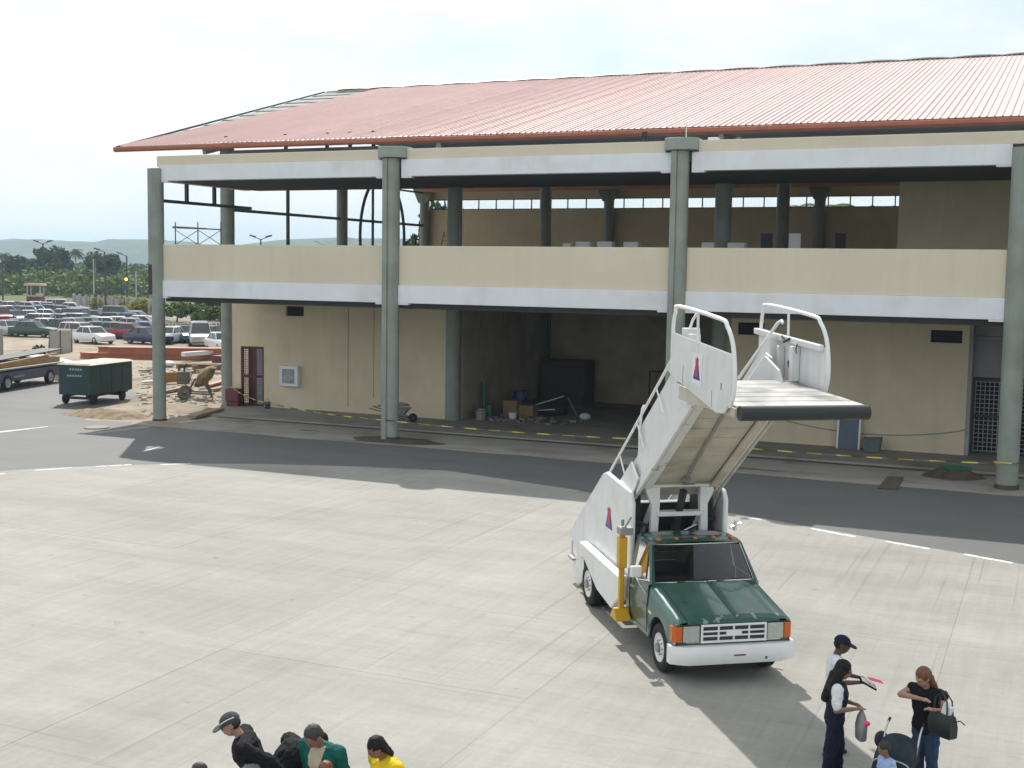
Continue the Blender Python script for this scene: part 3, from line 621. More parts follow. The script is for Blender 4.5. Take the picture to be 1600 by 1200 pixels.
# cab
doorx = (-.56, -1.83)
def belt(s): return [(-.56, .0), (-1.83, .0)]
for s in (-1, 1):
    secd = lambda x: [(x, s*(w-.04), .46), (x, s*w, .62), (x, s*(w+.012), .95), (x, s*(w-.002), 1.02), (x, s*(w-.022), 1.30), (x, s*(w-.06), 1.335)]
    d = tp('door', m_tgreen, lambda q: q.loft([secd(x) for x in (-.575, -.9, -1.2, -1.55)], closed=False), smooth=40)
    tp('door_handle', m_chrome, lambda q: q.box(-1.50, -1.36, s*(w+.008)-.012, s*(w+.008)+.012, 1.06, 1.09), d)
    tp('side_window', m_glass, lambda q: q.add([(-.62, s*.94, 1.34), (-1.52, s*.94, 1.34), (-1.55, s*.83, 1.87), (-1.0, s*.83, 1.87)], [(0, 1, 2, 3)]), d, flip=False)
    tp('door_gap', m_black, lambda q: (q.tube([(-.565, s*(w+.010), .50), (-.565, s*(w+.016), .95), (-.565, s*(w-.015), 1.32)], .007, 4), q.tube([(-1.557, s*(w+.010), .50), (-1.557, s*(w+.016), .95), (-1.557, s*(w-.015), 1.32)], .007, 4)), d)
    tp('body_crease', m_tfade_sheen, lambda q: q.tube([(-.6, s*(w+.013), .955), (-1.54, s*(w+.013), .955)], .006, 4), d)
    tp('quarter_light_bar', m_black, lambda q: q.bar((-.86, s*.943, 1.34), (-1.03, s*.835, 1.87), .02, .02), d)
    tp('window_trim', m_chrome, lambda q: q.tube([(-.60, s*.952, 1.345), (-1.54, s*.952, 1.345)], .010, 6), d)
    tp('cab_corner', m_tgreen, lambda q: q.loft([secd(x) for x in (-1.565, -1.78)]+[[(-1.80, s*.93, z) for _, _, z in secd(0)]], closed=False), smooth=40)
    tp('sill', m_tgreen, lambda q: q.box(-1.78, -.54, s*.92-.06, s*.92+.06, .40, .50), bevel=.01)
    tp('front_pillar', m_tgreen, lambda q: q.loft([[(-.50, s*.955, 1.33), (-.60, s*.965, 1.33), (-.60, s*.90, 1.33), (-.50, s*.90, 1.33)], [(-.955, s*.825, 1.905), (-1.03, s*.845, 1.905), (-1.03, s*.79, 1.905), (-.955, s*.79, 1.905)]]), smooth=30)
    tp('rear_pillar', m_tgreen, lambda q: q.prism([(-1.52, 1.33), (-1.79, 1.33), (-1.77, 1.91), (-1.555, 1.91)], 'y', 0, .06, Matrix.Translation((0, s*.83 if s < 0 else .83-.06+.06, 0)) @ Matrix.Shear('XZ', 4, (0, 0)).to_4x4() if False else Matrix(((1, 0, 0, 0), (0, 1, -s*.19, s*(.90+.19*1.33)-.03), (0, 0, 1, 0), (0, 0, 0, 1)))))
    if s > 0: continue
    mi = tp('door_mirror', m_twhite, lambda q: (q.box(-.82, -.72, s*1.16-.10, s*1.16+.10, 1.40, 1.60)), bevel=.03, seg=2)
    tp('mirror_arm', m_chrome, lambda q: (q.tube([(-.72, s*.97, 1.10), (-.74, s*1.14, 1.36), (-.75, s*1.16, 1.42)], .013, 6), q.tube([(-.66, s*.97, 1.36), (-.75, s*1.16, 1.38)], .013, 6)), mi)
roofp = [[(x, y, z+dz) for y, z in ((-.85, 1.885), (-.82, 1.925), (-.72, 1.955), (-.35, 1.975), (0, 1.98), (.35, 1.975), (.72, 1.955), (.82, 1.925), (.85, 1.885))] for x, dz in ((-.945, -.035), (-.99, -.004), (-1.15, .012), (-1.5, .012), (-1.74, -.002), (-1.80, -.05))]
rf = tp('cab_roof', m_tgreen, lambda q: (q.loft(roofp, closed=False), q.box(-1.78, -.98, -.80, .80, 1.86, 1.88)), smooth=35)
tp('bare_roof_patch', mat('primer_grey', (.30, .29, .27), .7), lambda q: q.prism([(-1.25, .12), (-1.22, .40), (-1.32, .60), (-1.5, .55), (-1.58, .3), (-1.4, .07)], 'z', 1.978, 1.9955), rf)
for y in (-.66, -.34, 0, .34, .66): tp('marker_light', m_amber, lambda q: q.ell((-1.06, y, 1.975), (.06, .042, .035), 10, 6), smooth=60)
ws = tp('windshield', m_glass, lambda q: q.loft([[(-.52-.04*abs(y)**2, y*.90, 1.345), (-.955-.03*abs(y)**2, y*.79, 1.90)] for y in (-1, -.66, -.33, 0, .33, .66, 1)], closed=False), smooth=60, flip=False)
tp('windshield_trim', m_chrome, lambda q: q.tube([(-.515-.04*abs(y)**2, y*.905, 1.342) for y in (-1, -.5, 0, .5, 1)]+[(-.95-.03*abs(y)**2, y*.795, 1.905) for y in (1, .5, 0, -.5, -1)], .014, 6, closed=True), ws)
for y in (-.45, .25): tp('wiper', m_black, lambda q: q.tube([(-.49, y-.06, 1.35), (-.50, y+.1, 1.372), (-.53, y+.52, 1.385)], .010, 5), ws)
tp('rear_cab_wall', m_tgreen, lambda q: (q.box(-1.80, -1.76, -.93, .93, .5, 1.33), q.box(-1.795, -1.765, -.8, -.62, 1.33, 1.88), q.box(-1.795, -1.765, .62, .8, 1.33, 1.88)))
tp('rear_window', m_glass, lambda q: q.add([(-1.78, -.62, 1.33), (-1.78, .62, 1.33), (-1.78, .62, 1.87), (-1.78, -.62, 1.87)], [(0, 1, 2, 3)]), flip=False)
tp('dashboard', m_black, lambda q: (q.box(-.86, -.60, -.88, .88, 1.0, 1.30), q.box(-1.75, -.6, -.9, .9, .5, .56)), bevel=.03)
tp('bench_seat', m_seat, lambda q: (q.box(-1.6, -1.05, -.82, .82, .6, 1.02), q.prism([(-1.48, 1.0), (-1.60, 1.62), (-1.72, 1.62), (-1.64, 1.0)], 'y', -.82, .82)), bevel=.05, seg=2)
tp('steering_wheel', m_black, lambda q: q.tube([(-.95+.07*math.sin(a), .42+.19*math.cos(a), 1.28+.17*math.sin(a)) for a in [2*math.pi*k/20 for k in range(20)]], .014, 6, closed=True))
tp('antenna', m_chrome, lambda q: q.tube([(-.5, .93, 1.3), (-.56, 1.02, 1.62)], .004, 5))
# chassis
tp('chassis', m_dsteel, lambda q: (q.box(-6.0, .5, -.46, -.36, .52, .72), q.box(-6.0, .5, .36, .46, .52, .72), [q.box(x, x+.1, -.36, .36, .55, .70) for x in (-5.9, -5.2, -4.3, -3.0, -1.8, -.4)], q.cyl((WB, -.9, .4), (WB, .9, .4), .07), q.cyl((0, -.9, .4), (0, .9, .4), .06), q.box(-3.4, -2.3, -.34, .34, .5, .9)))
for s in (-1, 1):
    # white body sides of the fixed lower flight
    pts = [(-1.86, .80), (-1.86, 2.50), (-1.98, 2.65), (-3.48, 2.76), (-3.70, 2.70), (-6.02, 1.14), (-6.05, 1.02), (-5.40, .68), (-4.7, .80)]
    sp = tp('side_panel', m_twhite, lambda q: q.prism(pts, 'y', s*.90-.025, s*.90+.025), bevel=.012)
    ci = [(-1.88, .85), (-1.88, 2.46), (-2.00, 2.62), (-3.46, 2.73), (-3.68, 2.67), (-6.0, 1.12)]
    tp('rolled_edge', m_twhite, lambda q: q.loft([[(x, s*(1.10-.0), z), (x, s*(1.00), z)] for x, z in ci], closed=False) if False else q.tube([(x, s*.88, z) for x, z in ci], .05, 8), sp, smooth=60)
    fb = tp('wheel_guard', m_twhite, lambda q: q.prism([(-4.66, 1.06), (-3.30, .52), (-2.35, .42), (-1.90, .72), (-1.88, 1.13), (-4.6, 1.18)], 'y', min(s*.93, s*1.12), max(s*.93, s*1.12)), bevel=.02)
    if s > 0:
        tp('jack_stub', m_chrome, lambda q: (q.cyl((-1.7, 1.0, 1.95), (-1.7, 1.02, 2.12), .04), q.tube([(-1.7, .9, 2.0), (-1.7, 1.12, 2.08), (-1.7, 1.16, 2.16)], .025, 6)))
        tp('rear_step', m_steelg, lambda q: q.box(-6.25, -5.85, .4, .92, .48, .52)); continue
    jk = tp('jack_leg', m_yel, lambda q: (q.box(-1.725, -1.635, s*1.13-.045, s*1.13+.045, .45, 1.95), q.box(-1.76, -1.60, s*1.13-.075, s*1.13+.075, 1.35, 1.9), q.prism([(-1.88, .42), (-1.48, .42), (-1.54, .50), (-1.64, .62), (-1.72, .62), (-1.82, .50)], 'y', s*1.13-.14, s*1.13+.14)), bevel=.01)
    tp('jack_head', m_steelg, lambda q: (q.box(-1.80, -1.56, s*1.08-.12, s*1.08+.12, 1.95, 2.08), q.cyl((-1.68, s*1.13, 2.1), (-1.68, s*1.13, 2.22), .03), q.tube([(-1.63, s*1.1, 2.08), (-1.58, s*1.0, 2.28)], .02, 6)), jk, bevel=.01)
    tp('rear_step', m_steelg, lambda q: q.box(-6.25, -5.85, min(s*.4, s*.92), max(s*.4, s*.92), .48, .52))
for s in (-1, 1): tp('mudflap', m_tyre, lambda q: q.box(-4.66, -4.62, min(s*.55, s*1.0), max(s*.55, s*1.0), .15, .8))
def logo(c, ux, uz, ny, wd, ht, plate, parent):
    "white plate with a red spire on a blue triangle"
    c, ux, uz, ny = map(Vector, (c, ux, uz, ny))
    def pl(pts, d0, d1, m, nm):
        bb = MB(); n = len(pts); vs = [c+ux*(p[0]*wd)+uz*(p[1]*ht)+ny*d for d in (d0, d1) for p in pts]
        bb.add(vs, [tuple(range(n)), tuple(reversed(range(n, 2*n)))]+[(i, (i+1) % n, n+(i+1) % n, n+i) for i in range(n)])
        return bb.build(nm, m, parent)
    if plate: pl([(-.5, -.5), (.5, -.5), (.5, .5), (-.5, .5)], .0005, .004, m_lwhite, 'logo_plate')
    pl([(-.36, -.36), (.36, -.36), (.05, .36), (-.05, .36)], .0045, .007, m_lblue, 'logo_triangle')
    pl([(-.17, -.25), (.17, -.25), (.13, .10), (.16, .34), (.07, .28), (0, .40), (-.07, .28), (-.16, .34), (-.13, .10)], .0075, .010, m_lred, 'logo_spire')
spn = [o for o in TR.children if o.name.startswith('side_panel')]
logo((-3.2, -.927, 1.93), (1, 0, 0), (0, 0, 1), (0, -1, 0), .60, .55, False, spn[0])
logo((-3.2, .927, 1.93), (-1, 0, 0), (0, 0, 1), (0, 1, 0), .60, .55, False, spn[1])
# ---- support tower over the cab back
def tower(q):
    for s in (-1, 1):
        q.prism([(s*.44, 1.3), (s*.56, 1.3), (s*.53, 2.42), (s*.64, 2.66), (s*.64, 2.74), (s*.38, 2.74), (s*.38, 2.42)] if s > 0 else [(-.56, 1.3), (-.44, 1.3), (-.38, 2.42), (-.38, 2.74), (-.64, 2.74), (-.64, 2.66), (-.53, 2.42)], 'x', -1.98, -1.86)
        q.box(-3.0, -1.98, s*.50-.05, s*.50+.05, 1.30, 1.42)
        q.bar((-2.9, s*.5, 1.4), (-1.95, s*.5, 2.4), .08, .08)
    q.box(-1.99, -1.85, -.66, .66, 2.742, 2.80); q.box(-2.02, -1.80, -.44, .44, 2.22, 2.30)
tp('lift_tower', m_twhite, tower, bevel=.008)
tp('tower_winch', m_steelg, lambda q: (q.cyl((-1.84, .02, 2.84), (-1.84, .26, 2.84), .06), q.box(-1.97, -1.86, -.60, .60, 2.80, 2.84), q.box(-1.95, -1.83, .04, .24, 2.80, 2.92)), bevel=.01)
tp('lift_machinery', m_dsteel, lambda q: (q.box(-2.9, -2.2, -.9, .9, 1.2, 1.7), q.box(-3.0, -2.3, -.75, -.60, 1.4, 2.6), q.box(-3.0, -2.3, .60, .75, 1.4, 2.6), q.bar((-2.2, -.8, 1.4), (-2.2, .8, 2.1), .05, .05), q.bar((-2.25, .8, 1.4), (-2.25, -.8, 2.1), .05, .05), q.cyl((-2.4, 0, 1.3), (-1.7, 0, 2.7), .07), q.box(-3.3, -3.2, -.82, .82, .9, 2.2)))
# ---- flights
A = R(35.0); ux, uz = math.cos(A), math.sin(A); P0 = (-1.6, 2.90)
def fl(sv, t): return (P0[0]+ux*sv-uz*t, P0[1]+uz*sv+ux*t)   # along and square to the flight
SE = 3.05
for s in (-1, 1):
    y0, y1 = (s*.70, s*.745)
    st = tp('upper_stringer', m_twhite, lambda q: q.prism([fl(-.75, 0), fl(SE, 0), fl(SE, .50), fl(SE-.35, .98), fl(.3, .98), fl(-.2, .62), fl(-.75, .62)], 'y', min(y0, y1), max(y0, y1)), bevel=.01)
    tp('stringer_flange', m_twrust if s < 0 else m_cream, lambda q: q.prism([fl(-.7, -.03), fl(SE-.05, -.03), fl(SE-.05, .14), fl(-.7, .14)], 'y', min(s*.748, s*.80), max(s*.748, s*.80)), st, bevel=.008)
    tp('stringer_sole', m_twrust if s < 0 else m_cream, lambda q: q.prism([fl(-.3, .0), fl(SE-.05, .0), fl(SE-.05, .05), fl(-.3, .05)], 'y', min(s*.555, s*.70), max(s*.555, s*.70)), st)
    lf = tp('lower_stringer', m_twhite, lambda q: q.prism([fl(-5.3, -.1), fl(-1.0, -.1), fl(-.1, .1), fl(-.3, .55), fl(-5.1, .55)], 'y', min(s*.815, s*.85), max(s*.815, s*.85)), bevel=.01)
    # handrail
    rail = [fl(-5.3, .62), fl(-5.1, 1.0), fl(SE-.45, 1.08), fl(SE-.3, .9)]
    hr = tp('handrail', m_rail, lambda q: q.tube([(x, s*.80, z) for x, z in rail], .024, 8), smooth=60)
    for sv in (-4.4, -3.4, -2.2, -.9, .35, 1.6): tp('rail_post', m_rail, lambda q: q.tube([(fl(sv, .5)[0], s*.80, fl(sv, .5)[1]), (fl(sv-.12, 1.08)[0], s*.80, fl(sv-.12, 1.08)[1])], .016, 6), hr)
    if s < 0:
        tp('rail_hook', m_rail, lambda q: q.tube([(fl(sv, t)[0], -.80, fl(sv, t)[1]) for sv, t in ((.1, .55), (.28, .85), (.62, 1.13), (.74, 1.13))], .022, 8), hr, smooth=60)
        tp('stringer_tab', m_twhite, lambda q: q.prism([fl(SE-.75, .80), fl(SE-.55, .80), fl(SE-.78, 1.12), fl(SE-.92, 1.05)], 'y', -.80, -.50), st, bevel=.005)
und = tp('underside', m_dsteel, lambda q: q.prism([fl(-.7, .10), fl(SE, .10), fl(SE, .16), fl(-.7, .16)], 'y', -.69, .69))
npl = 9; L0, L1 = -.18, SE-.1
for k in range(npl):
    a = L0+(L1-L0)*k/npl; c_ = L0+(L1-L0)*(k+1)/npl-.014
    tp('underside_plank', m_cream, lambda q: q.prism([fl(a, .06), fl(c_, .06), fl(c_, .098), fl(a, .098)], 'y', -.55, .55), und, bevel=.004)
tp('underside_end_plate', m_cream, lambda q: q.prism([fl(-.70, .05), fl(-.22, .05), fl(-.22, .099), fl(-.70, .099)], 'y', -.68, .68), und)
tp('telescopic_rod', m_steelg, lambda q: (q.cyl((P0[0]-.0, 0, P0[1]+.02), (.55, -.12, 4.46), .03, n=10), q.cyl((P0[0]-.06, 0, P0[1]-.02), (P0[0]+.06, 0, P0[1]+.06), .075, n=12)), smooth=40)
for k in range(15):
    sv = -5.0+k*.52
    x, z = fl(sv, .42); tp('tread', m_steelg, lambda q: q.box(x-.16, x+.14, -.69, .69, z-.02, z+.02))
# ---- boarding platform
tilt = lambda x: 4.90-.05*(x-.2)
pf = tp('platform_frame', m_cream, lambda q: (q.prism([(.7, tilt(.7)-.26), (3.0, tilt(3.0)-.16), (3.0, tilt(3.0)-.04), (.7, tilt(.7)-.04)], 'y', -1.0, -.94), q.prism([(.15, tilt(.15)-.30), (3.0, tilt(3.0)-.16), (3.0, tilt(3.0)-.04), (.15, tilt(.15)-.04)], 'y', .94, 1.0), q.box(2.93, 2.99, -.94, .94, 4.55, 4.70), [q.box(x, x+.06, -.94, .94, tilt(x)-.18, tilt(x)-.045) for x in (1.2, 1.75, 2.3)]))
nb = 6
for k in range(nb):
    a = .50+2.53*k/nb; c_ = .50+2.53*(k+1)/nb-.028
    tp('floor_board', m_floorp, lambda q: q.prism([(a, tilt(a)-.035), (c_, tilt(c_)-.035), (c_, tilt(c_)), (a, tilt(a))], 'y', -.97, .97), pf, bevel=.006)
tp('bumper_roll', m_black, lambda q: q.cyl((3.10, -.97, 4.665), (3.10, .96, 4.665), .105, n=20), smooth=40)
def guard(s, dx, y):
    p_ = [(.42, 5.66), (.52, 4.96), (2.42, 4.60), (2.72, 4.62), (2.92, 4.78), (3.02, 5.10), (3.0, 5.47)]
    g_ = tp('guard_panel', m_twhite, lambda q: q.prism([(x+dx, z) for x, z in p_], 'y', y-.02, y+.02), bevel=.008)
    rl = [(.47, 5.0), (.47, 5.72), (.56, 5.98), (.74, 6.07), (2.45, 5.95), (2.72, 5.86), (2.95, 5.62), (3.05, 5.25), (3.04, 4.95), (2.92, 4.74)]
    def curve(q):
        P = [Vector((x+dx, y, z)) for x, z in rl]; out_ = []
        for i in range(len(P)-1):
            p0, p1, p2, p3 = P[max(i-1, 0)], P[i], P[i+1], P[min(i+2, len(P)-1)]
            for u in (0, .33, .66): out_.append(.5*((2*p1)+(-p0+p2)*u+(2*p0-5*p1+4*p2-p3)*u*u+(-p0+3*p1-3*p2+p3)*u**3))
        out_.append(P[-1]); q.tube(out_, .032, 8)
    tp('guard_rail', m_rail, curve, g_, smooth=60)
    tp('guard_post', m_rail, lambda q: q.tube([(1.58+dx, y, 5.4), (1.56+dx, y, 6.0)], .022, 8), g_, smooth=60)
    return g_
g1 = guard(-1, 0, -1.04)
logo((1.64, -1.062, 5.17), (1, 0, -.05), (.05, 0, 1), (0, -1, 0), .40, .46, True, g1)
tp('panel_seam', m_steelg, lambda q: (q.box(1.02, 1.035, -1.064, -1.06, 4.88, 5.18), q.box(2.25, 2.262, -1.064, -1.06, 4.66, 4.9), q.box(2.60, 2.63, -1.066, -1.06, 4.95, 5.05)), g1)
tp('control_box', m_twhite, lambda q: (q.box(.75, .98, -1.0, -.78, 5.50, 5.74), q.box(.98, 1.2, -1.0, -.85, 5.50, 5.66)), bevel=.01)
tp('control_lever', m_rail, lambda q: q.tube([(.85, -.9, 5.74), (.9, -.88, 5.86), (1.0, -.86, 5.96), (1.06, -.86, 5.98)], .022, 6))
g2 = guard(1, -1.38, 1.04)
tp('guard_rib', m_twhite, lambda q: (q.box(.05, .14, .90, 1.018, 4.92, 5.42), q.box(.60, .72, .88, 1.018, 4.88, 5.45), q.prism([(-1.0, 5.66), (1.55, 5.52), (1.55, 5.42), (-1.0, 5.56)], 'y', .94, 1.019)), g2, bevel=.012)
tp('guard_hole_ring', m_dsteel, lambda q: q.tube([(.36+.055*math.cos(t), 1.012, 5.14+.055*math.sin(t)) for t in [2*math.pi*k/14 for k in range(14)]], .018, 6, closed=True), g2)
tp('guard_hook', m_dsteel, lambda q: (q.tube([(.2, .93, 5.58), (.35, .90, 5.50), (.5, .93, 5.56)], .022, 6), q.tube([(.85, .9, 5.5), (.8, .9, 5.4), (.76, .93, 5.34)], .01, 5)), g2)
tp('stringer_cheek', m_twhite, lambda q: q.prism([(-1.15, 4.70), (-.2, 4.86), (.02, 4.88), (.02, 5.62)], 'y', .80, .83), bevel=.005)
tp('upper_grab_rail', m_rail, lambda q: q.tube([(-1.4, .86, 4.75), (.18, .86, 5.80), (.32, .86, 5.84), (.36, .86, 5.80)], .026, 8), smooth=60)
# ------------------------------------------------------------------ things at the building
def single(name, m, fn, label, cat, group=None, **k):
    "a thing that is one mesh, drawn in world coordinates, origin at its base centre"
    bb = MB(); fn(bb)
    xs = [p[0] for p in bb.v]; ys = [p[1] for p in bb.v]; zs = [p[2] for p in bb.v]
    c = ((min(xs)+max(xs))/2, (min(ys)+max(ys))/2, min(zs))
    bb.v = [(p[0]-c[0], p[1]-c[1], p[2]-c[2]) for p in bb.v]
    return tag(bb.build(name, m, None, loc=c, **k), label, cat, group)
m_wood = mat('raw_timber', (.33, .22, .12), .8, var=.2, scale=4, stretch=(1, 1, 6))
m_wood2 = mat('weathered_plank', (.28, .21, .14), .85, var=.25, scale=3)
m_card = mat('cardboard', (.25, .16, .09), .9, var=.15, scale=3)
m_orange = mat('red_oxide_steel', (.42, .15, .085), .6, var=.18, scale=1.2, coord='World')
m_blue = mat('blue_plastic', (.02, .07, .16), .45, var=.15)
m_bucket = mat('white_plastic', (.65, .66, .65), .5, var=.1, scale=5)
m_greenp = mat('green_plastic', (.01, .14, .09), .5, var=.2)
m_tyellow = mat('caution_yellow', (.46, .40, .06), .6, var=.1); m_tblack = mat('caution_black', (.10, .095, .08), .6, var=.1)
m_crate = mat('red_crate_paint', (.13, .035, .035), .6, var=.2, scale=5)
# caution tape from the inner corner past the second column to the right hand column
def tape(pts, name, label):
    P = []
    for i in range(len(pts)-1):
        a, c = Vector(pts[i]), Vector(pts[i+1]); n = max(2, int((c-a).length/.16))
        for k in range(n):
            u = k/n; q = a.lerp(c, u); q.z -= .10*4*u*(1-u)*min(1, (c-a).length/8); P.append(q)
    P.append(Vector(pts[-1])); bb = MB()
    for i in range(len(P)-1):
        bb.cur = 0 if (i // 3) % 2 == 0 else 1
        a, c = P[i], P[i+1]; h = Vector((0, 00.012*math.sin(i*.7), .022))
        bb.add([a-h, c-h, c+h, a+h], [(0, 1, 2, 3)])
    o = P[0].copy(); o.z = 0
    bb.v = [(p[0]-o.x, p[1]-o.y, p[2]) for p in bb.v]
    return tag(bb.build(name, [m_tyellow, m_tblack], None, loc=o, flip=False), label, 'tape')
tape([(-35.5, 47.6, .95), (-31, 43.6, .86), (-23.5, D-.36, .80), (-12.2, D-.36, .80), (-1.25, D-.37, .82)], 'caution_tape', 'yellow and black caution tape stretched along the building columns')
tape([(-1.6, D-.37, .86), (-.9, D-.36, .85), (-.86, D-.1, .85)], 'caution_tape', 'short turn of yellow tape wrapped round the right hand column')
# things on the arcade floor
single('red_crate', m_crate, lambda q: (q.box(-35.5, -34.75, 47.25, 47.75, .28, .85), q.box(-35.45, -34.8, 47.3, 47.7, .051, .27)), 'faded red crate beside the dark red gate', 'crate', bevel=.02)
single('bucket', m_steel, lambda q: (q.cyl((-33.15, 47.3, .05), (-33.15, 47.3, .36), .12, .16, 14), q.tube([(-33.31, 47.3, .36), (-33.15, 47.3, .52), (-32.99, 47.3, .36)], .01, 5)), 'small dark bucket at the foot of the beige wall', 'bucket', smooth=40)
wb = thing('wheelbarrow', 'grey wheelbarrow full of sticks standing behind the second column', 'wheelbarrow', (-25.6, 46.0, .05), R(12))
bb = MB(); bb.loft([[(-.35, -.22, .35), (.3, -.2, .30), (.3, .2, .30), (-.35, .22, .35)], [(-.55, -.34, .62), (.55, -.3, .62), (.55, .3, .62), (-.55, .34, .62)]]); bb.build('tray', m_steelg, wb)
bb = MB(); [bb.tube([(.7, s*.10, .2), (-.1, s*.26, .33), (-1.15, s*.3, .58)], .02, 6) for s in (-1, 1)]; [bb.tube([(-.3, s*.25, .36), (-.42, s*.28, 0)], .018, 6) for s in (-1, 1)]; bb.build('frame', m_dsteel, wb)
bb = MB(); lathe(bb, [(-.05, .06), (-.05, .17), (0, .2), (.05, .17), (.05, .06)], (.7, 0, .2), 16); bb.build('wheel', m_tyre, wb, smooth=40)
bb = MB(); [bb.bar((-1.0+.2*k, -.3+.12*k, .66+.05*k), (.5, .2-.1*k, .70+.03*k), .05, .04) for k in range(5)]; bb.build('sticks', m_wood2, wb)
dp = thing('leaning_door', 'blue-grey door panel with white edges leaning on the right wall', 'door', (-7.0, 47.4, .05), world=False)
M_ = Matrix.Rotation(R(-9), 4, 'X')
bb = MB(); bb.box(-.36, .36, -.02, .02, 0, 1.75, M_); bb.build('panel', mat('blue_grey_panel', (.115, .145, .19), .6, var=.08), dp)
for s in (-1, 1): bb = MB(); bb.box(s*.40-.035, s*.40+.035, -.03, .03, 0, 1.78, M_); bb.build('edge_strip', m_rail, dp)
single('rubbish_bin', mat('grey_green_bin', (.12, .15, .14), .6, var=.2), lambda q: (q.loft([[(-6.35, 46.9, .05), (-5.8, 46.9, .05), (-5.8, 47.35, .05), (-6.35, 47.35, .05)], [(-6.42, 46.85, .55), (-5.73, 46.85, .60), (-5.73, 47.4, .60), (-6.42, 47.4, .55)]])), 'squat grey-green bin beside the leaning door', 'bin', bevel=.02)
single('wall_cable', m_steelg, lambda q: q.tube([(-11.0+8.1*u, 47.84, 1.35-.55*math.sin(math.pi*u)**.8-.35*u) for u in [k/24 for k in range(25)]], .016, 5), 'thin grey cable sagging along the right hand beige wall', 'cable')
# debris in the recess
m_recf = .05
single('brown_cabinet', mat('dark_brown_board', (.055, .035, .025), .7, var=.2), lambda q: q.box(-23.2, -20.9, 56.2, 57.6, .05, 2.2), 'wide dark brown cabinet at the back of the open bay', 'cabinet', bevel=.03)
single('timber_crate', m_card, lambda q: (q.box(-15.6, -12.6, 53.0, 54.4, .35, 1.35), q.box(-15.7, -12.5, 52.95, 54.45, .051, .34)), 'long brown crate low on the right of the open bay', 'crate', bevel=.02)
single('leaning_plank', m_wood, lambda q: q.bar((-16.6, 52.6, .08), (-14.9, 54.0, 2.3), .16, .05), 'pale plank leaning against the long brown crate', 'plank')
single('leaning_plank', m_wood2, lambda q: q.bar((-16.1, 52.7, .08), (-14.3, 54.2, 2.35), .14, .05), 'darker plank leaning behind the pale one in the bay', 'plank')
single('floor_plank', m_wood, lambda q: q.box(-16.3, -13.2, 52.0, 52.2, .05, .12), 'yellowish plank lying in front of the brown crate', 'plank')
single('steel_trestle', m_dsteel, lambda q: ([q.bar((-17.2+1.6*i, 54.9, .05), (-17.2+1.6*i, 54.9, 2.0), .06, .06) for i in (0, 1)], q.bar((-17.25, 54.9, 2.0), (-15.5, 54.9, 2.0), .07, .07), q.bar((-17.2, 54.9, 1.0), (-15.6, 54.9, 1.1), .05, .05)), 'dark steel trestle standing behind the leaning planks', 'trestle')
single('folded_tarpaulin', m_black, lambda q: (q.ell((-14.8, 54.9, 1.75), (1.0, .5, .5), 12, 8), q.box(-15.6, -14, 54.6, 55.2, .05, 1.6)), 'dark tarpaulin heaped on top of goods in the bay', 'tarpaulin', smooth=60)
single('blue_drum', m_blue, lambda q: (q.cyl((-22.6, 52.3, .05), (-22.6, 52.3, .98), .32, n=18), q.cyl((-22.6, 52.3, .98), (-22.6, 52.3, 1.02), .29, n=18), [q.cyl((-22.6, 52.3, z), (-22.6, 52.3, z+.03), .335, n=18) for z in (.33, .66)]), 'dark blue drum among the junk in the bay', 'drum', smooth=40)
single('black_sheeting', m_black, lambda q: (q.ell((-21.3, 52.0, .25), (1.2, .7, .55), 14, 8)), 'heap of black sheeting on the bay floor', 'sheeting', smooth=60)
single('metal_offcut', m_rail, lambda q: (q.bar((-21.9, 50.9, .35), (-20.2, 51.7, .95), .10, .03),), 'pale metal strip propped on the black sheeting', 'metal strip')
single('metal_offcut', m_rail, lambda q: (q.bar((-22.0, 50.8, .22), (-20.4, 51.1, .40), .12, .03),), 'pale metal strip lying under the propped strip', 'metal strip')
single('metal_offcut', m_steelg, lambda q: (q.bar((-20.0, 51.7, .9), (-19.3, 51.2, .06), .08, .03),), 'grey metal strip slanting to the bay floor', 'metal strip')
single('plastic_bag', m_bucket, lambda q: q.ell((-18.9, 51.0, .18), (.28, .22, .16), 10, 7), 'crumpled white bag on the bay floor beside the metal strips', 'bag', smooth=60)
for i, (x, y, r, h, m, lb) in enumerate(((-23.0, 48.9, .17, .42, m_bucket, 'white paint bucket just inside the bay by the column'), (-22.75, 49.2, .15, .6, m_greenp, 'green container behind the white paint bucket'), (-22.85, 48.55, .26, .40, m_steelg, 'wide grey tub in front of the white bucket'), (-21.7, 49.4, .2, .3, m_bucket, 'white bucket lying near the cardboard boxes'))):
    single('bucket', m, lambda q: (q.cyl((x, y, .05), (x, y, .05+h), r*.85, r, 14), q.cyl((x, y, .05+h-.03), (x, y, .05+h+.005), r*1.06, n=14)), lb, 'bucket', smooth=40)
single('cardboard_box', m_card, lambda q: q.box(-22.4, -21.75, 49.9, 50.5, .05, .8), 'tall cardboard box behind the buckets in the bay', 'box', bevel=.01)
single('cardboard_box', m_card, lambda q: q.box(-21.7, -21.0, 50.0, 50.6, .05, .62), 'lower cardboard box right of the tall one in the bay', 'box', bevel=.01)
single('green_pole', m_greenp, lambda q: q.cyl((-23.2, 49.6, .05), (-23.25, 49.7, 1.6), .09, n=10), 'dark green upright roll against the bay side wall', 'roll', smooth=40)
rr = random.Random(11)
bb = MB()
for k in range(46):
    x, y = rr.uniform(-22.6, -18.6), rr.uniform(48.4, 50.2); s_ = rr.uniform(.05, .16)
    bb.box(-s_, s_, -s_*.7, s_*.7, 0, s_*.8, Matrix.Translation((x, y, .05)) @ Matrix.Rotation(rr.uniform(0, 6), 4, 'Z') @ Matrix.Rotation(rr.uniform(-.3, .3), 4, 'X'))
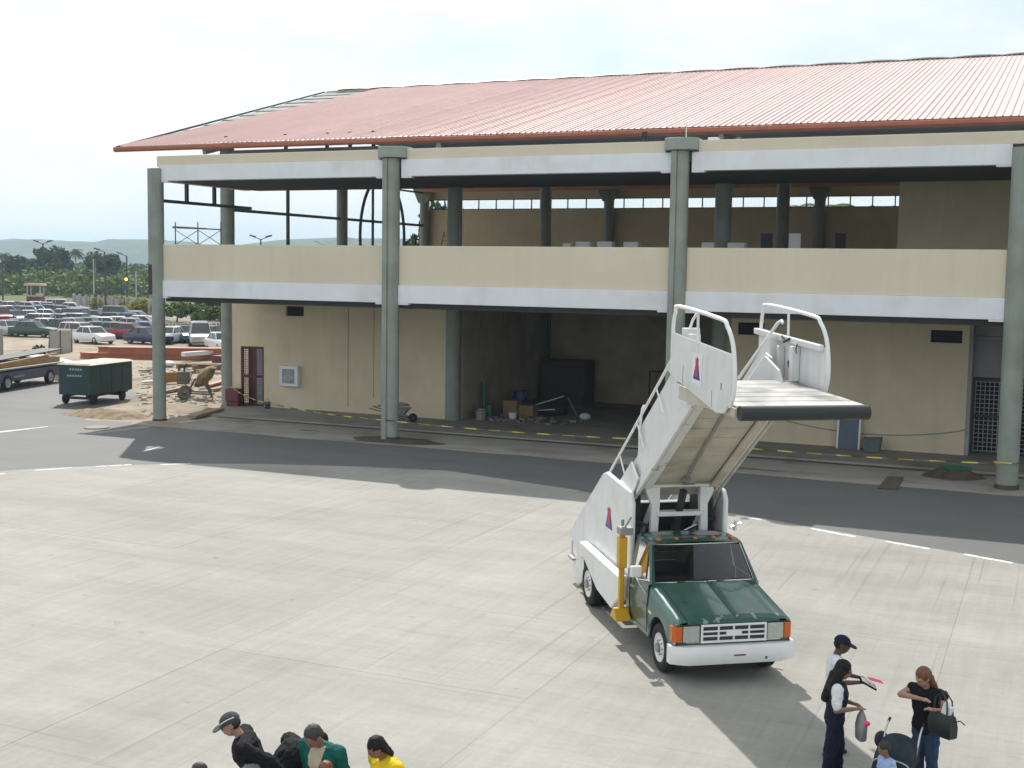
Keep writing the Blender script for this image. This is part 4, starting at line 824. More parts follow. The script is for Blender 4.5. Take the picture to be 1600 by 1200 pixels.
tag(bb.build('rubble', mat('mixed_rubble', (.2, .17, .14), .9, var=.3, island=.5)), 'scattered rubble and offcuts on the bay floor by the column', 'rubble', kind='stuff')
# soil and damp patches
def mound(name, cx, cy, rx, ry, h, m, label, cat, seed, n=30, base=-.012):
    bb = MB(); vs = []; rings = 8
    for j in range(rings+1):
        t = j/rings
        for i in range(n):
            a = 2*math.pi*i/n; k = 1+.28*mnoise.noise(Vector((math.cos(a)*1.6, math.sin(a)*1.6, seed)))
            r = (1-t)*k; x, y = rx*r*math.cos(a), ry*r*math.sin(a)
            z = h*(1-(1-t)**2)*(1+.5*mnoise.noise(Vector((x*1.5, y*1.5, seed)))+.3*mnoise.noise(Vector((x*5, y*5, seed))))
            vs.append((x, y, max(z, 0) if j else 0))
    fs = [(j*n+i, j*n+(i+1) % n, (j+1)*n+(i+1) % n, (j+1)*n+i) for j in range(rings) for i in range(n)]
    bb.add(vs, fs+[tuple(range(rings*n, rings*n+n))])
    return tag(bb.build(name, m, None, smooth=50, loc=(cx, cy, base)), label, cat)
mound('soil_heap', -37.8, 41.9, 2.3, 1.1, .28, m_soil, 'low heap of brown soil at the edge of the asphalt left of the corner column', 'soil', 1.0, base=-.02)
mound('soil_heap', -36.6, 45.2, 2.3, 1.6, .22, m_dirt, 'dry tan soil spread between the corner column and the machine', 'soil', 2.0, base=-.022)
mound('soil_heap', -34.0, 40.9, 1.5, .7, .08, m_dirt, 'thin spill of tan dirt round the foot of the corner column', 'soil', 3.0)
mound('damp_soil', -23.1, 41.3, 1.9, .95, .06, m_wet, 'dark damp soil round the foot of the second column', 'soil', 4.0, base=-.003)
mound('soil_heap', -2.95, 43.0, 1.05, .9, .28, m_wet, 'dark brown soil heap beside the right hand column', 'soil', 5.0, base=-.003)
single('green_tarp', m_greenp, lambda q: q.ell((-2.85, 43.1, .27), (.55, .32, .07), 14, 7), 'small green plastic sheet lying on the dark soil heap', 'tarp', smooth=60)
single('drain_cover', mat('rusty_plate', (.10, .075, .05), .8, var=.3, scale=5), lambda q: q.prism([(-4.85, 39.3), (-4.25, 39.4), (-4.35, 41.9), (-4.85, 41.8)], 'z', -.003, .02), 'brown rusty plate set in the pavement near the right column', 'drain cover')
single('manhole_cover', m_walk, lambda q: q.cyl((-35.3, 38.55, -.013), (-35.3, 38.55, .03), .5, n=24), 'pale round concrete cover on the asphalt left of the corner column', 'manhole cover', bevel=.01)
for k, (x, y, a, l_) in enumerate(((-12, 42.0, .05, 4.5), (-9.3, 41.2, .02, 2.2), (-27.5, 42.1, .3, 1.1))):
    mound('damp_streak', x, y, l_/2, .12, .012, m_wet, ['long dark damp streak on the pavement behind the truck', 'short dark streak on the pavement right of the truck', 'small dark stain on the pavement between first and second column'][k], 'stain', 8.0+k, base=-.004)
# gallery floor things
m_wbox = mat('white_plastic_cabinet', (.70, .70, .72), .5, var=.04)
for i, (px, top, wd, lb) in enumerate(((888, 380, .34, 'small white box top showing left of the dark gallery column'), (913, 377.5, .6, 'white box on the gallery just right of the dark column'), (947, 377.5, .62, 'white box on the gallery left of the slim inner column'), (988, 378, .6, 'white box on the gallery midway between inner columns'), (1108, 379, .5, 'white box on the gallery against the grey column behind the third column'), (1152, 379.5, .66, 'white box on the gallery right of the grey inner column'))):
    p = atY(px, top, 46.2)
    single('white_cabinet', m_wbox, lambda q: q.box(p.x-wd/2, p.x+wd/2, 46.0, 46.4, 5.85, p.z), lb, 'cabinet', 'white boxes on the gallery', bevel=.015)
for i, (px, lb) in enumerate(((1196, 'dark office chair on the gallery left of a slim inner column'), (1243, 'dark chair with pale seat tilted on the gallery right of a slim column'), (1318, 'dark chair at the shadowed right of the gallery'))):
    p = atY(px, 379, 46.4)
    t = thing('chair', lb, 'chair', (p.x, 46.4, 5.85), R(20*i), 'chairs on the gallery')
    bb = MB(); bb.box(-.22, .22, -.22, .22, .44, .49); bb.build('seat', m_black, t, bevel=.01)
    bb = MB(); bb.box(-.22, .22, .19, .23, .75, p.z-5.85+.35); bb.build('backrest', m_rail if i == 1 else m_black, t, bevel=.01)
    for sx in (-1, 1):
        for sy in (-1, 1): bb = MB(); bb.cyl((sx*.19, sy*.19, 0), (sx*.19, sy*.19, .44 if sy < 0 else 1.2), .014, n=6); bb.build('leg', m_steelg, t)
ld = thing('ladder', 'tall brown ladder leaning on the far gallery wall beside the window frame', 'ladder', (-34.4, 66.6, 5.85))
for s in (-1, 1): bb = MB(); bb.bar((s*.22, 0, 0), (s*.18, 1.3, 3.0), .05, .07); bb.build('side_rail', m_wood, ld)
for k in range(9): bb = MB(); u = (k+.7)/9.5; bb.bar((-.2, 1.3*u, 3.0*u), (.2, 1.3*u, 3.0*u), .035, .035); bb.build('rung', m_wood, ld)
sc = thing('scaffold_frame', 'dark green scaffold frame standing on the gallery behind the corner column', 'scaffold', (-32.6, 43.6, 5.85))
pa, pb = atY(274, 355, 43.6), atY(345, 358, 43.6)
xa, xb, zt_ = pa.x+32.6, pb.x+32.6, pa.z-5.85
for j, x in enumerate((xa, (xa+xb)/2, xb)):
    bb = MB(); bb.cyl((x, 0, 0), (x, 0, zt_+.22), .024, n=8); bb.build('standard', m_steel, sc)
bb = MB(); bb.bar((xa-.15, 0, zt_-.02), (xb, 0, zt_-.10), .06, .05); bb.build('ledger', m_steel, sc)
bb = MB(); bb.bar((xa-.1, .05, zt_+.03), ((xa+xb)/2+.35, .05, zt_-.05), .2, .04); bb.build('board', m_wood2, sc)
for x0, x1 in ((xa, (xa+xb)/2), ((xa+xb)/2, xb)):
    for u in (0, 1): bb = MB(); bb.bar((x0, .03*u, zt_-.75 if u else zt_-.12), (x1, .03*u, zt_-.12 if u else zt_-.75), .022, .022); bb.build('brace', m_steel, sc)
# on the parapet
fl_ = thing('floodlight', 'black floodlight standing on the roof parapet left of the third column', 'floodlight', (-13.35, D+.1, ZT))
bb = MB(); bb.cyl((0, 0, 0), (0, 0, .14), .09, .05, 10); bb.cyl((0, 0, .12), (0, 0, .3), .06, n=10); bb.build('base', m_black, fl_)
bb = MB(); bb.loft([[(-.1, -.12, .16), (.1, -.12, .16), (.1, -.12, .34), (-.1, -.12, .34)], [(-.05, .08, .2), (.05, .08, .2), (.05, .08, .32), (-.05, .08, .32)]]); bb.build('lamp_head', m_black, fl_)
single('roof_vent_box', m_wbox, lambda q: q.box(-11.2, -10.85, D+.3, D+.6, ZT-.28, ZT+.12), 'small white box on the roof edge right of the third column', 'box', bevel=.02)
single('lightning_rod', m_rail, lambda q: (q.cyl((-11.9, D+.1, ZT+.09), (-11.9, D+.1, ZT+.62), .018, n=8), q.cyl((-11.9, D+.1, ZT+.09), (-11.9, D+.1, ZT+.12), .05, n=8)), 'thin white rod standing on the third column cap', 'rod')
single('cable_coil', m_black, lambda q: q.tube([(-31.3+.45*u, D+.1, ZT+.02+.08*math.sin(math.pi*u)) for u in [k/8 for k in range(9)]], .02, 6), 'short black cable looped over the roof parapet near the left corner', 'cable')
single('roof_bracket', m_steelg, lambda q: (q.box(-26.2, -26.05, 46.9, 47.88, 12.0, 12.1), q.bar((-26.1, 47.0, 12.0), (-26.1, 47.85, 11.6), .05, .05)), 'small grey bracket on the attic wall above the second column', 'bracket')

# ------------------------------------------------------------------ construction yard
m_cart = mat('green_cart_panel', (.008, .040, .036), .5, var=.2, scale=2, col2=(.012, .05, .055), c2scale=1.2)
m_carttop = mat('cream_lid', (.55, .50, .38), .7, var=.12, scale=2)  # cream, far paler than the green panels
ct = thing('baggage_cart', 'dark green boxy baggage cart with pale lid standing on the asphalt', 'cart', (0, 0, 0), 0)
pA = gz(149, 632); cth = R(98); cl = 2.35     # nearest front wheel
ct.location = (pA.x, pA.y, -.012); ct.rotation_euler = (0, 0, cth)
bw = 1.7; x0, x1 = -.40, cl+.75
bx_ = MB(); bx_.box(x0, x1, .0, bw, .46, 1.86); body = bx_.build('body', m_cart, ct, bevel=.03)
bb = MB(); bb.loft([[(x0-.05, -.06, 1.87), (x1+.05, -.06, 1.87), (x1+.05, bw+.06, 1.87), (x0-.05, bw+.06, 1.87)], [(x0+.05, .1, 1.95), (x1-.05, .1, 1.95), (x1-.05, bw-.1, 1.95), (x0+.05, bw-.1, 1.95)]]); bb.build('lid', m_carttop, ct)
bb = MB(); [bb.box(x0+(x1-x0)*k/4-.02, x0+(x1-x0)*k/4+.02, -.012, .0, .5, 1.82) for k in range(1, 4)]; bb.box(x0, x1, -.014, 0, 1.12, 1.16); bb.build('rib', m_cart, body)
for z, n in ((1.62, 5), (1.32, 6)):
    for k in range(n): bb = MB(); u = .42+.14*k; bb.box(x0-.012, x0-.008, u, u+.095, z, z+.09); bb.build('lettering', m_lattice, body)
for x in (0, cl):
    for y in (.1, bw-.1):
        bb = MB(); lathe(bb, [(-.07, .1), (-.07, .21), (-.05, .24), (.05, .24), (.07, .21), (.07, .1)], (x, y, .24), 18); wv = bb.build('wheel', m_tyre, ct, smooth=40)
        bb = MB(); bb.cyl((x, y-.05, .24), (x, y+.05, .24), .11, n=12); bb.build('hub', m_dsteel, wv)
bb = MB(); bb.box(x0+.1, x1-.1, .2, .3, .34, .45); bb.box(x0+.1, x1-.1, bw-.3, bw-.2, .34, .45); [bb.box(x-.04, x+.04, .05, bw-.05, .22, .34) for x in (0, cl)]; bb.build('chassis', m_dsteel, ct)
bb = MB(); bb.tube([(x1, bw/2, .4), (x1+.9, bw/2, .32)], .035, 8); bb.tube([(x1+.9, bw/2-.12, .32), (x1+1.05, bw/2, .32), (x1+.9, bw/2+.12, .32)], .025, 6); bb.build('drawbar', m_dsteel, ct)
# flatbed truck bed at the left edge
m_fblue = mat('dark_blue_truck_paint', (.014, .028, .11), .35, var=.15, scale=1.5, coat=.3)
pA, pB = gz(13, 610), gz(80, 599); fth = math.atan2(pB.y-pA.y, pB.x-pA.x); fl2 = (pB-pA).length
ft = thing('flatbed_truck', 'dark blue flatbed loaded with boards at the left edge of the yard', 'truck', (pA.x, pA.y, -.012), fth)
bb = MB(); bb.box(-4.5, fl2+1.5, .05, 2.1, .42, 1.0); fbody = bb.build('body', m_fblue, ft, bevel=.05)
bb = MB(); bb.box(-4.5, fl2+1.4, -.05, 2.2, 1.05, 1.14); bb.build('deck', m_steelg, ft, bevel=.01)
for x in (-3.2, 0, fl2):
    for y in (.0, 2.15):
        bb = MB(); s_ = -1 if y < 1 else 1; lathe(bb, [(0, .25), (.01*s_, .36), (-.04*s_, .40), (-.2*s_, .40), (-.22*s_, .25)], (x, y, .40), 22); wv = bb.build('wheel', m_tyre, ft, smooth=40)
        bb = MB(); lathe(bb, [(0.005*s_, .25), (-.03*s_, .22), (-.04*s_, .1), (-.0*s_, .0001)], (x, y, .40), 18); bb.build('rim', mat('dull_rim', (.42, .42, .41), .5, metal=.3, var=.15) if x == -3.2 and y < 1 else bpy.data.materials['dull_rim'], wv, smooth=40)
bb = MB(); bb.box(.6, 1.6, .035, .049, .62, .70); bb.build('side_lettering', m_steelg, fbody)
fx = lambda x, y, z: ft.matrix_basis @ Vector((x, y, z))
def boards(name, m, pts, w_, h_, label, cat, grp=None):
    return single(name, m, lambda q: q.bar(fx(*pts[0]), fx(*pts[1]), w_, h_), label, cat, grp)
boards('plywood_stack', mat('plywood', (.36, .21, .08), .7, var=.15), ((-.5, .75, 1.28), (fl2+1.3, .75, 1.28)), 1.1, .27, 'stack of orange-brown plywood on the blue flatbed', 'plywood')
boards('timber_board', m_wood, ((-4.4, .35, 1.22), (fl2+1.2, .35, 1.58)), .18, .07, 'long pale timber board sloping over the flatbed load', 'timber')
boards('roof_sheet', m_dsteel, ((-4.4, 1.2, 1.36), (fl2+2.2, 1.2, 1.75)), 1.3, .06, 'grey corrugated sheets lying on top of the flatbed load', 'sheet')
single('white_sheet', m_wbox, lambda q: q.loft([[(p.x, p.y, p.z-.02), (p.x, p.y, p.z+.05), (p.x+.3, p.y+1.0, p.z+.09), (p.x+.3, p.y+1.0, p.z)] for p in [gz(36, 556, .9), gz(60, 560, .82), gz(95, 570, .85), gz(132, 577, .9)]]), 'long bright white sheet lying behind the flatbed', 'sheet')
for k, (px, py, r, lb) in enumerate(((41, 575, .5, 'round green shrub just behind the flatbed load'), (60, 574, .62, 'spiky dark green shrub behind the flatbed load'))):
    c = gz(px, py); YARD_SH = (c, r, lb) if k == 0 else None
# steel beams
_pa, _pb = gz(127, 560), gz(356, 563); _d = (_pb-_pa).normalized(); _n = Vector((-_d.y, _d.x, 0))
_bl = ['nearest beam of the bottom layer', 'second beam of the bottom layer', 'third beam of the bottom layer', 'rear beam of the bottom layer', 'nearest beam of the middle layer', 'second beam of the middle layer', 'rear beam of the middle layer', 'front beam on top', 'rear beam on top']
for k, (u0, u1, dn, zz) in enumerate(((0, 1, 0, .21), (.02, 1, .38, .21), (-.03, 1, .76, .21), (.04, 1, 1.14, .21), (.18, 1, .15, .62), (.10, 1, .55, .62), (.30, 1, .95, .62))):
    p, q_ = _pa.lerp(_pb, u0)+_n*dn, _pa.lerp(_pb, u1)+_n*(dn+random.Random(k).uniform(-.15, .15)); p.z += zz; q_.z += zz
    def ib(q, p=p, q_=q_):
        u = Vector((0, 0, .175)); q.bar(p+u, q_+u, .34, .05); q.bar(p-u, q_-u, .34, .05); q.bar(p, q_, .04, .29)
    single('steel_beam', m_orange, ib, 'long red-brown steel beam in the yard pile, '+_bl[k], 'steel beam', 'red-brown steel beams piled in the yard')
p, q_ = gz(286, 565), gz(353, 561); single('white_beam', m_wbox, lambda q: (q.bar(p+Vector((0, 0, .5)), q_+Vector((0, 0, .55)), .4, .28),), 'white painted beam lying in front of the red-brown pile', 'beam')
p, q_ = gz(252, 600), gz(292, 598); single('yellow_board', mat('ochre_board', (.42, .25, .07), .8, var=.2), lambda q: q.bar(p+Vector((0, 0, .35)), q_+Vector((0, 0, .35)), .15, .55), 'ochre yellow board on edge left of the site machine', 'board')
for k, (a, c, lb, m) in enumerate((((250, 616), (290, 608), 'pale pink plank on the ground left of the site machine', m_wood), ((325, 605), (352, 598), 'reddish plank on the ground right of the site machine', m_orange), ((330, 612), (352, 608), 'pale plank lying by the foot of the inner column', m_wood), ((222, 600), (262, 598), 'white plank lying behind the corner column', m_wbox), ((270, 593), (290, 592), 'pale board lying behind the ochre board', m_wood), ((300, 655), (345, 643), 'pale plank lying on the dirt before the inner column', m_wood), ((220, 582), (238, 580), 'scrap board beyond the baggage cart', m_wood2))):
    p, q_ = gz(*a), gz(*c); single('timber_plank', m, lambda q: q.bar(p+Vector((0, 0, .1)), q_+Vector((0, 0, .12)), .35, .10), lb, 'plank')
p = gz(297, 583); single('timber_pallet', m_wood2, lambda q: ([q.bar(p+Vector((-1.2, .35*k, .5)), p+Vector((1.6, .35*k+1.2, .5)), .2, .05) for k in range(4)], [q.bar(p+Vector((-1.0+1.2*k, 0, .35)), p+Vector((-1.0+1.2*k, 2.2, .35)), .12, .25) for k in range(3)], [q.bar(p+Vector((-1.0+1.2*k, .2, 0)), p+Vector((-1.0+1.2*k, .2, .25)), .12, .12) for k in range(3)]), 'brown timber pallet stack behind the site machine', 'pallet')
p = gz(343, 577); single('rusty_box', m_crate, lambda q: (q.box(p.x-.6, p.x+.5, p.y, p.y+.8, .3, .85), q.box(p.x-.8, p.x+.5, p.y-.05, p.y+.8, 0, .28)), 'brown box on a dark base beside the inner column', 'box', bevel=.02)
p = gz(263, 573); single('white_scrap', m_wbox, lambda q: q.ell((p.x, p.y, .18), (.5, .35, .22), 10, 6), 'crumpled white sheet on the dirt in front of the steel beams', 'scrap', smooth=30)
# site machine: small concrete mixer
p = gz(308, 622)
mm = thing('concrete_mixer', 'mud-caked ochre concrete mixer standing on the dirt beside the arcade', 'concrete mixer', (p.x, p.y, -.015), R(35))
m_mix = mat('muddy_ochre_paint', (.27, .19, .08), .85, var=.3, scale=5, col2=(.17, .14, .11), c2scale=3)
m_mud = mat('grey_mud_steel', (.16, .145, .12), .85, var=.3, scale=5)
bb = MB(); bb.loft([[(cx_+r_*math.cos(a)*.35, r_*math.sin(a), cz_+r_*math.cos(a)*.93) for a in [2*math.pi*k/18 for k in range(18)]] for cx_, cz_, r_ in ((-.05, .95, .1), (.0, .97, .42), (.25, 1.05, .55), (.5, 1.13, .55), (.85, 1.27, .3))]); bb.build('drum', m_mix, mm, smooth=40)
bb = MB(); [bb.bar((-.1, s*.6, .95), (-.55, s*.45, .1), .08, .08) for s in (-1, 1)]; [bb.bar((.3, s*.62, 1.05), (.75, s*.5, .1), .08, .08) for s in (-1, 1)]; bb.bar((-.55, -.5, .3), (-.55, .5, .3), .07, .07); bb.bar((.75, -.5, .25), (.75, .5, .25), .07, .07); bb.bar((-.55, .48, .3), (.75, .5, .25), .07, .07); bb.bar((-.55, -.48, .3), (.75, -.5, .25), .07, .07); bb.build('frame', m_mud, mm)
bb = MB(); bb.box(-.95, -.35, -.35, .35, .75, 1.35); bb.build('engine_box', m_mud, mm, bevel=.04)
bb = MB(); bb.tube([(-.6, 0, 1.35), (-.6, 0, 1.62), (-.45, .0, 1.72)], .05, 8); bb.build('exhaust', m_dsteel, mm)
for y in (-.62, .62): bb = MB(); lathe(bb, [(-.06, .1), (-.07, .28), (0, .32), (.07, .28), (.06, .1)], (-.6, y, .3), 18); bb.build('wheel', m_mud, mm, smooth=40)
bb = MB(); bb.tube([(.1+.5*math.cos(a)*.9, .72, .95+.42*math.sin(a)) for a in [2*math.pi*k/20 for k in range(20)]], .022, 6, closed=True); bb.build('hand_wheel', m_mud, mm)
rr = random.Random(5); bb = MB()
for k in range(420):
    t = rr.random(); px, py = rr.uniform(215, 352), rr.uniform(568, 652)
    c = gz(px, py); s_ = rr.uniform(.02, .11)
    if c.x > -35.9 and c.y > 43.5: continue
    bb.box(-s_*rr.uniform(.6, 1.8), s_, -s_*.7, s_*.7, -.02, s_*rr.uniform(.3, .8), Matrix.Translation((c.x, c.y, -.01)) @ Matrix.Rotation(rr.uniform(0, 6), 4, 'Z') @ Matrix.Rotation(rr.uniform(-.3, .3), 4, 'X'))
tag(bb.build('yard_rubble', mat('pale_rubble', (.42, .38, .32), .9, var=.3, island=.45)), 'broken stones and offcuts strewn over the dirt yard', 'rubble', kind='stuff')
# mesh barrier and pillar by the lot
p = gz(88, 553); q_ = gz(115, 549)
mb_ = thing('mesh_barrier', 'grey mesh barrier between the dirt yard and the parked cars', 'barrier', (p.x, p.y, -.015), math.atan2(q_.y-p.y, q_.x-p.x))
m_mesh = mat('grey_screen', (.36, .34, .31), .9, var=.08, scale=3)
bb = MB(); bb.prism([(-1.4, 0), (2.6, 0), (2.4, 1.6), (-1.0, 1.75)], 'y', -.015, .015); bb.build('screen', m_mesh, mb_)
for x in (-1.2, .6, 2.5): bb = MB(); bb.bar((x, -.06, 0), (x, -.06, 1.75), .06, .06); bb.build('post', m_mud, mb_)
single('concrete_pillar', m_mesh, lambda q: (q.box(-61.0, -59.6, 55.0, 56.2, -.02, 3.1), q.box(-59.5, -58.6, 55.2, 56.2, -.02, 2.6), q.box(-61.2, -58.4, 54.8, 56.4, -.02, .35)), 'plain grey concrete blocks standing at the left edge of the yard', 'pillar', bevel=.04)
# ------------------------------------------------------------------ parked cars
m_cglass = mat('dark_car_glass', (.02, .026, .03), .06, var=0, spec=.8)
PAINT = {k: mat('paint_'+k.replace(' ', '_'), c, .28, metal=mt, var=.03, coat=.7) for k, c, mt in (('white', (.72, .72, .72), 0), ('silver', (.42, .44, .45), .5), ('black', (.012, .012, .014), 0), ('navy', (.012, .02, .07), .1), ('dark green', (.012, .045, .035), .1), ('red', (.25, .02, .02), 0), ('blue', (.03, .09, .28), .2), ('grey', (.16, .17, .18), .4), ('pale pink', (.62, .50, .48), 0), ('teal', (.05, .13, .14), .3))}
def car_meshes(kind):
    L_, hw, hb, hr = {'saloon': (4.4, .84, .90, 1.40), 'estate': (4.5, .85, .93, 1.48), 'off-roader': (4.6, .90, 1.08, 1.78), 'van': (4.9, .92, 1.12, 1.95)}[kind]
    cab = {'saloon': (-1.55, .85, -1.0, .25), 'estate': (-2.1, .9, -1.9, .3), 'off-roader': (-2.2, .75, -2.05, .25), 'van': (-2.35, 1.25, -2.25, .65)}[kind]
    gnd = .2 if kind in ('saloon', 'estate') else .34
    bb = MB(); st = []
    for u, wf, zb, zt in ((-1, .80, .12, .78), (-.97, .93, .04, .93), (-.80, 1, 0, 1.0), (-.3, 1, 0, 1.0), (.2, 1, 0, 1.0), (.42, 1, 0, .99), (.75, .98, 0, .90), (.94, .92, .04, .80), (1, .80, .12, .66)):
        x = u*L_/2; w_ = hw*wf; b_ = gnd+zb; t_ = gnd+(hb-gnd)*zt
        st.append([(x, -w_*.92, b_), (x, -w_, b_+.16), (x, -w_*1.0, t_-.16), (x, -w_*.90, t_), (x, 0, t_+.025), (x, w_*.90, t_), (x, w_*1.0, t_-.16), (x, w_, b_+.16), (x, w_*.92, b_)])
    bb.loft(st); body = bb
    a0, a1, r0, r1 = cab; g = MB(); zb, zr = hb-.04, hr-.03
    g.loft([[(a0, -hw*.86, zb), (a1, -hw*.86, zb), (a1+.08, 0, zb), (a1, hw*.86, zb), (a0, hw*.86, zb)], [(r0, -hw*.70, zr), (r1, -hw*.70, zr), (r1+.06, 0, zr), (r1, hw*.70, zr), (r0, hw*.70, zr)]])
    rf = MB(); rf.loft([[(r0-.04, -hw*.73, zr-.015), (r1+.04, -hw*.73, zr-.015), (r1+.09, 0, zr-.015), (r1+.04, hw*.73, zr-.015), (r0-.04, hw*.73, zr-.015)], [(r0+.05, -hw*.6, zr+.05), (r1-.03, -hw*.6, zr+.05), (r1+.02, 0, zr+.06), (r1-.03, hw*.6, zr+.05), (r0+.05, hw*.6, zr+.05)]])
    for s in (-1, 1):
        for (xa, xb) in ((a0, r0), (a1, r1), ((a0+a1)/2-.1, (r0+r1)/2-.1)): rf.bar((xa, s*hw*.865, zb), (xb, s*hw*.705, zr), .05, .07)
        if kind in ('estate', 'off-roader'): rf.bar((a0+.75, s*hw*.865, zb), (r0+.75, s*hw*.705, zr), .05, .08)
    lt = MB(); [lt.box(L_/2-.10, L_/2-.005, s*hw*.62-.14, s*hw*.62+.14, gnd+(hb-gnd)*.5, gnd+(hb-gnd)*.5+.12) for s in (-1, 1)]
    wr = .31 if gnd < .3 else .36
    wh = MB(); lathe(wh, [(0, .17), (.01, wr*.9), (-.03, wr), (-.18, wr), (-.2, .17)], (0, 0, wr), 16)
    rm = MB(); lathe(rm, [(.004, .19), (-.03, .16), (-.01, .0001)], (0, 0, wr), 12)
    return dict(body=body, glass=g, roof=rf, light=lt, wheel=wh.mesh('wheel', m_tyre, 40), rim=rm.mesh('rim', m_steelg, 40), L=L_, hw=hw)
CARM = {k: car_meshes(k) for k in ('saloon', 'estate', 'off-roader', 'van')}
_cm = {}
def car(kind, colr, loc, rz, label, grp):
    K = CARM[kind]; t = thing('parked_car', label, 'car', loc, rz, grp)
    key = (kind, colr)
    if key not in _cm:
        _cm[key] = (K['body'].mesh('body', PAINT[colr], 40), K['roof'].mesh('roof', PAINT[colr], 40), K['glass'].mesh('windows', m_cglass, 25), K['light'].mesh('headlights', m_lens))
    for nm, me in zip(('body', 'roof', 'windows', 'headlights'), _cm[key]): link(nm, me, t)
    for sx in (.62, -.60):
        for s in (-1, 1):
            w_ = link('wheel', K['wheel'], t, (sx*K['L']/2, s*(K['hw']-.01), 0), (0, 0, 0 if s > 0 else math.pi)); link('rim', K['rim'], w_)
CARS = [ # px, py of the tyres, kind, colour, turn
 (2, 486, 'saloon', 'grey', 10), (19, 487, 'saloon', 'silver', 15), (36, 487, 'saloon', 'dark green', 5), (60, 487, 'saloon', 'white', 0), (80, 488, 'saloon', 'pale pink', 8), (100, 488, 'off-roader', 'silver', 4),
 (33, 495, 'saloon', 'navy', 20), (62, 495, 'saloon', 'blue', 12), (80, 494, 'estate', 'dark green', 6),
 (3, 505, 'off-roader', 'red', -60), (26, 505, 'saloon', 'blue', -50), (76, 502, 'saloon', 'white', 15), (103, 501, 'saloon', 'silver', 12),
 (52, 512, 'estate', 'silver', 180), (92, 511, 'saloon', 'teal', 170),
 (128, 508, 'off-roader', 'black', -20), (152, 504, 'saloon', 'navy', -15), (168, 501, 'saloon', 'teal', 10), (192, 502, 'off-roader', 'dark green', -10), (216, 505, 'saloon', 'silver', -8),
 (16, 524, 'saloon', 'silver', -40), (34, 521, 'saloon', 'grey', -35), (54, 526, 'saloon', 'dark green', -12),
 (168, 517, 'saloon', 'white', 12), (190, 516, 'saloon', 'white', 8), (224, 514, 'saloon', 'pale pink', 6),
 (128, 530, 'estate', 'pale pink', -30), (158, 526, 'saloon', 'teal', -10), (186, 527, 'saloon', 'grey', -10), (207, 529, 'saloon', 'red', -15), (230, 526, 'saloon', 'blue', -5),
 (146, 536, 'saloon', 'white', -40), (232, 537, 'saloon', 'navy', -30),
 (46, 488, 'saloon', 'silver', 6), (114, 489, 'saloon', 'white', 5), (48, 496, 'saloon', 'grey', 12), (16, 495, 'saloon', 'white', 15), (100, 495, 'saloon', 'navy', 8), (50, 504, 'saloon', 'silver', 15), (118, 519, 'saloon', 'silver', -20), (143, 518, 'saloon', 'grey', -10), (206, 509, 'saloon', 'blue', -8), (76, 520, 'saloon', 'white', -15), (101, 521, 'saloon', 'black', -20), (210, 519, 'saloon', 'silver', -8), (180, 508, 'saloon', 'black', -8), (106, 511, 'estate', 'grey', 170),
 (264, 536, 'saloon', 'white', -100), (288, 534, 'saloon', 'teal', -60), (313, 540, 'van', 'silver', -75), (340, 536, 'estate', 'black', -40), (347, 547, 'saloon', 'white', -60)]
rown = [(489, 'the back row'), (496, 'the second row back'), (506, 'the middle row'), (513, 'the row behind the barrier'), (520, 'the third row'), (531, 'the second row'), (560, 'the front row')]
ords = ['first', 'second', 'third', 'fourth', 'fifth', 'sixth', 'seventh', 'eighth', 'ninth', 'tenth', 'eleventh', 'twelfth']
rows = {}
for c in sorted(CARS):
    rows.setdefault(next(n for y, n in rown if c[1] < y), []).append(c)
for n, cs in rows.items():
    for i, (px, py, kind, colr, a) in enumerate(cs):
        p = gz(px, py); p.z = -.02
        car(kind, colr, p, R(a+25), '%s %s parked in %s, %s from the left' % (colr, kind, n, ords[i]), 'cars parked in the lot')
# ------------------------------------------------------------------ trees and shrubs
def leafmat(name, col, col2, tr=.25):
    m = mat(name, col, .65, var=.0, col2=col2, c2scale=.8, c2pos=(.35, .7), island=.35, spec=.08)
    return m
m_lf_dark = leafmat('dark_foliage', (.042, .072, .026), (.07, .105, .034))
m_lf_mid = leafmat('mid_foliage', (.055, .095, .022), (.09, .13, .03))
m_lf_lime = leafmat('light_foliage', (.10, .15, .03), (.15, .19, .045))
m_lf_yel = leafmat('yellow_flower_foliage', (.30, .24, .02), (.12, .15, .03))
m_bark = mat('bark', (.12, .095, .07), .9, var=.25, scale=4); m_bark2 = mat('palm_trunk', (.24, .21, .17), .9, var=.2, scale=5)
def leaves(bb, c, rad, n, size, rg, flat=.6):
    for _ in range(n):
        d = Vector((rg.gauss(0, 1), rg.gauss(0, 1), rg.gauss(0, 1))).normalized(); k = rg.random()**.45
        p = Vector(c)+Vector((d.x*rad[0]*k, d.y*rad[1]*k, d.z*rad[2]*k))
        a = Vector((rg.gauss(0, 1), rg.gauss(0, 1), rg.gauss(0, flat))).normalized(); b_ = a.orthogonal().normalized(); b_ = (b_+a.cross(b_)*rg.gauss(0, 1)).normalized()
        s_ = size*rg.uniform(.6, 1.4); u, v = a*s_, b_*s_*.55
        bb.add([p-u, p-v*.9, p+u, p+v], [(0, 1, 2, 3)])
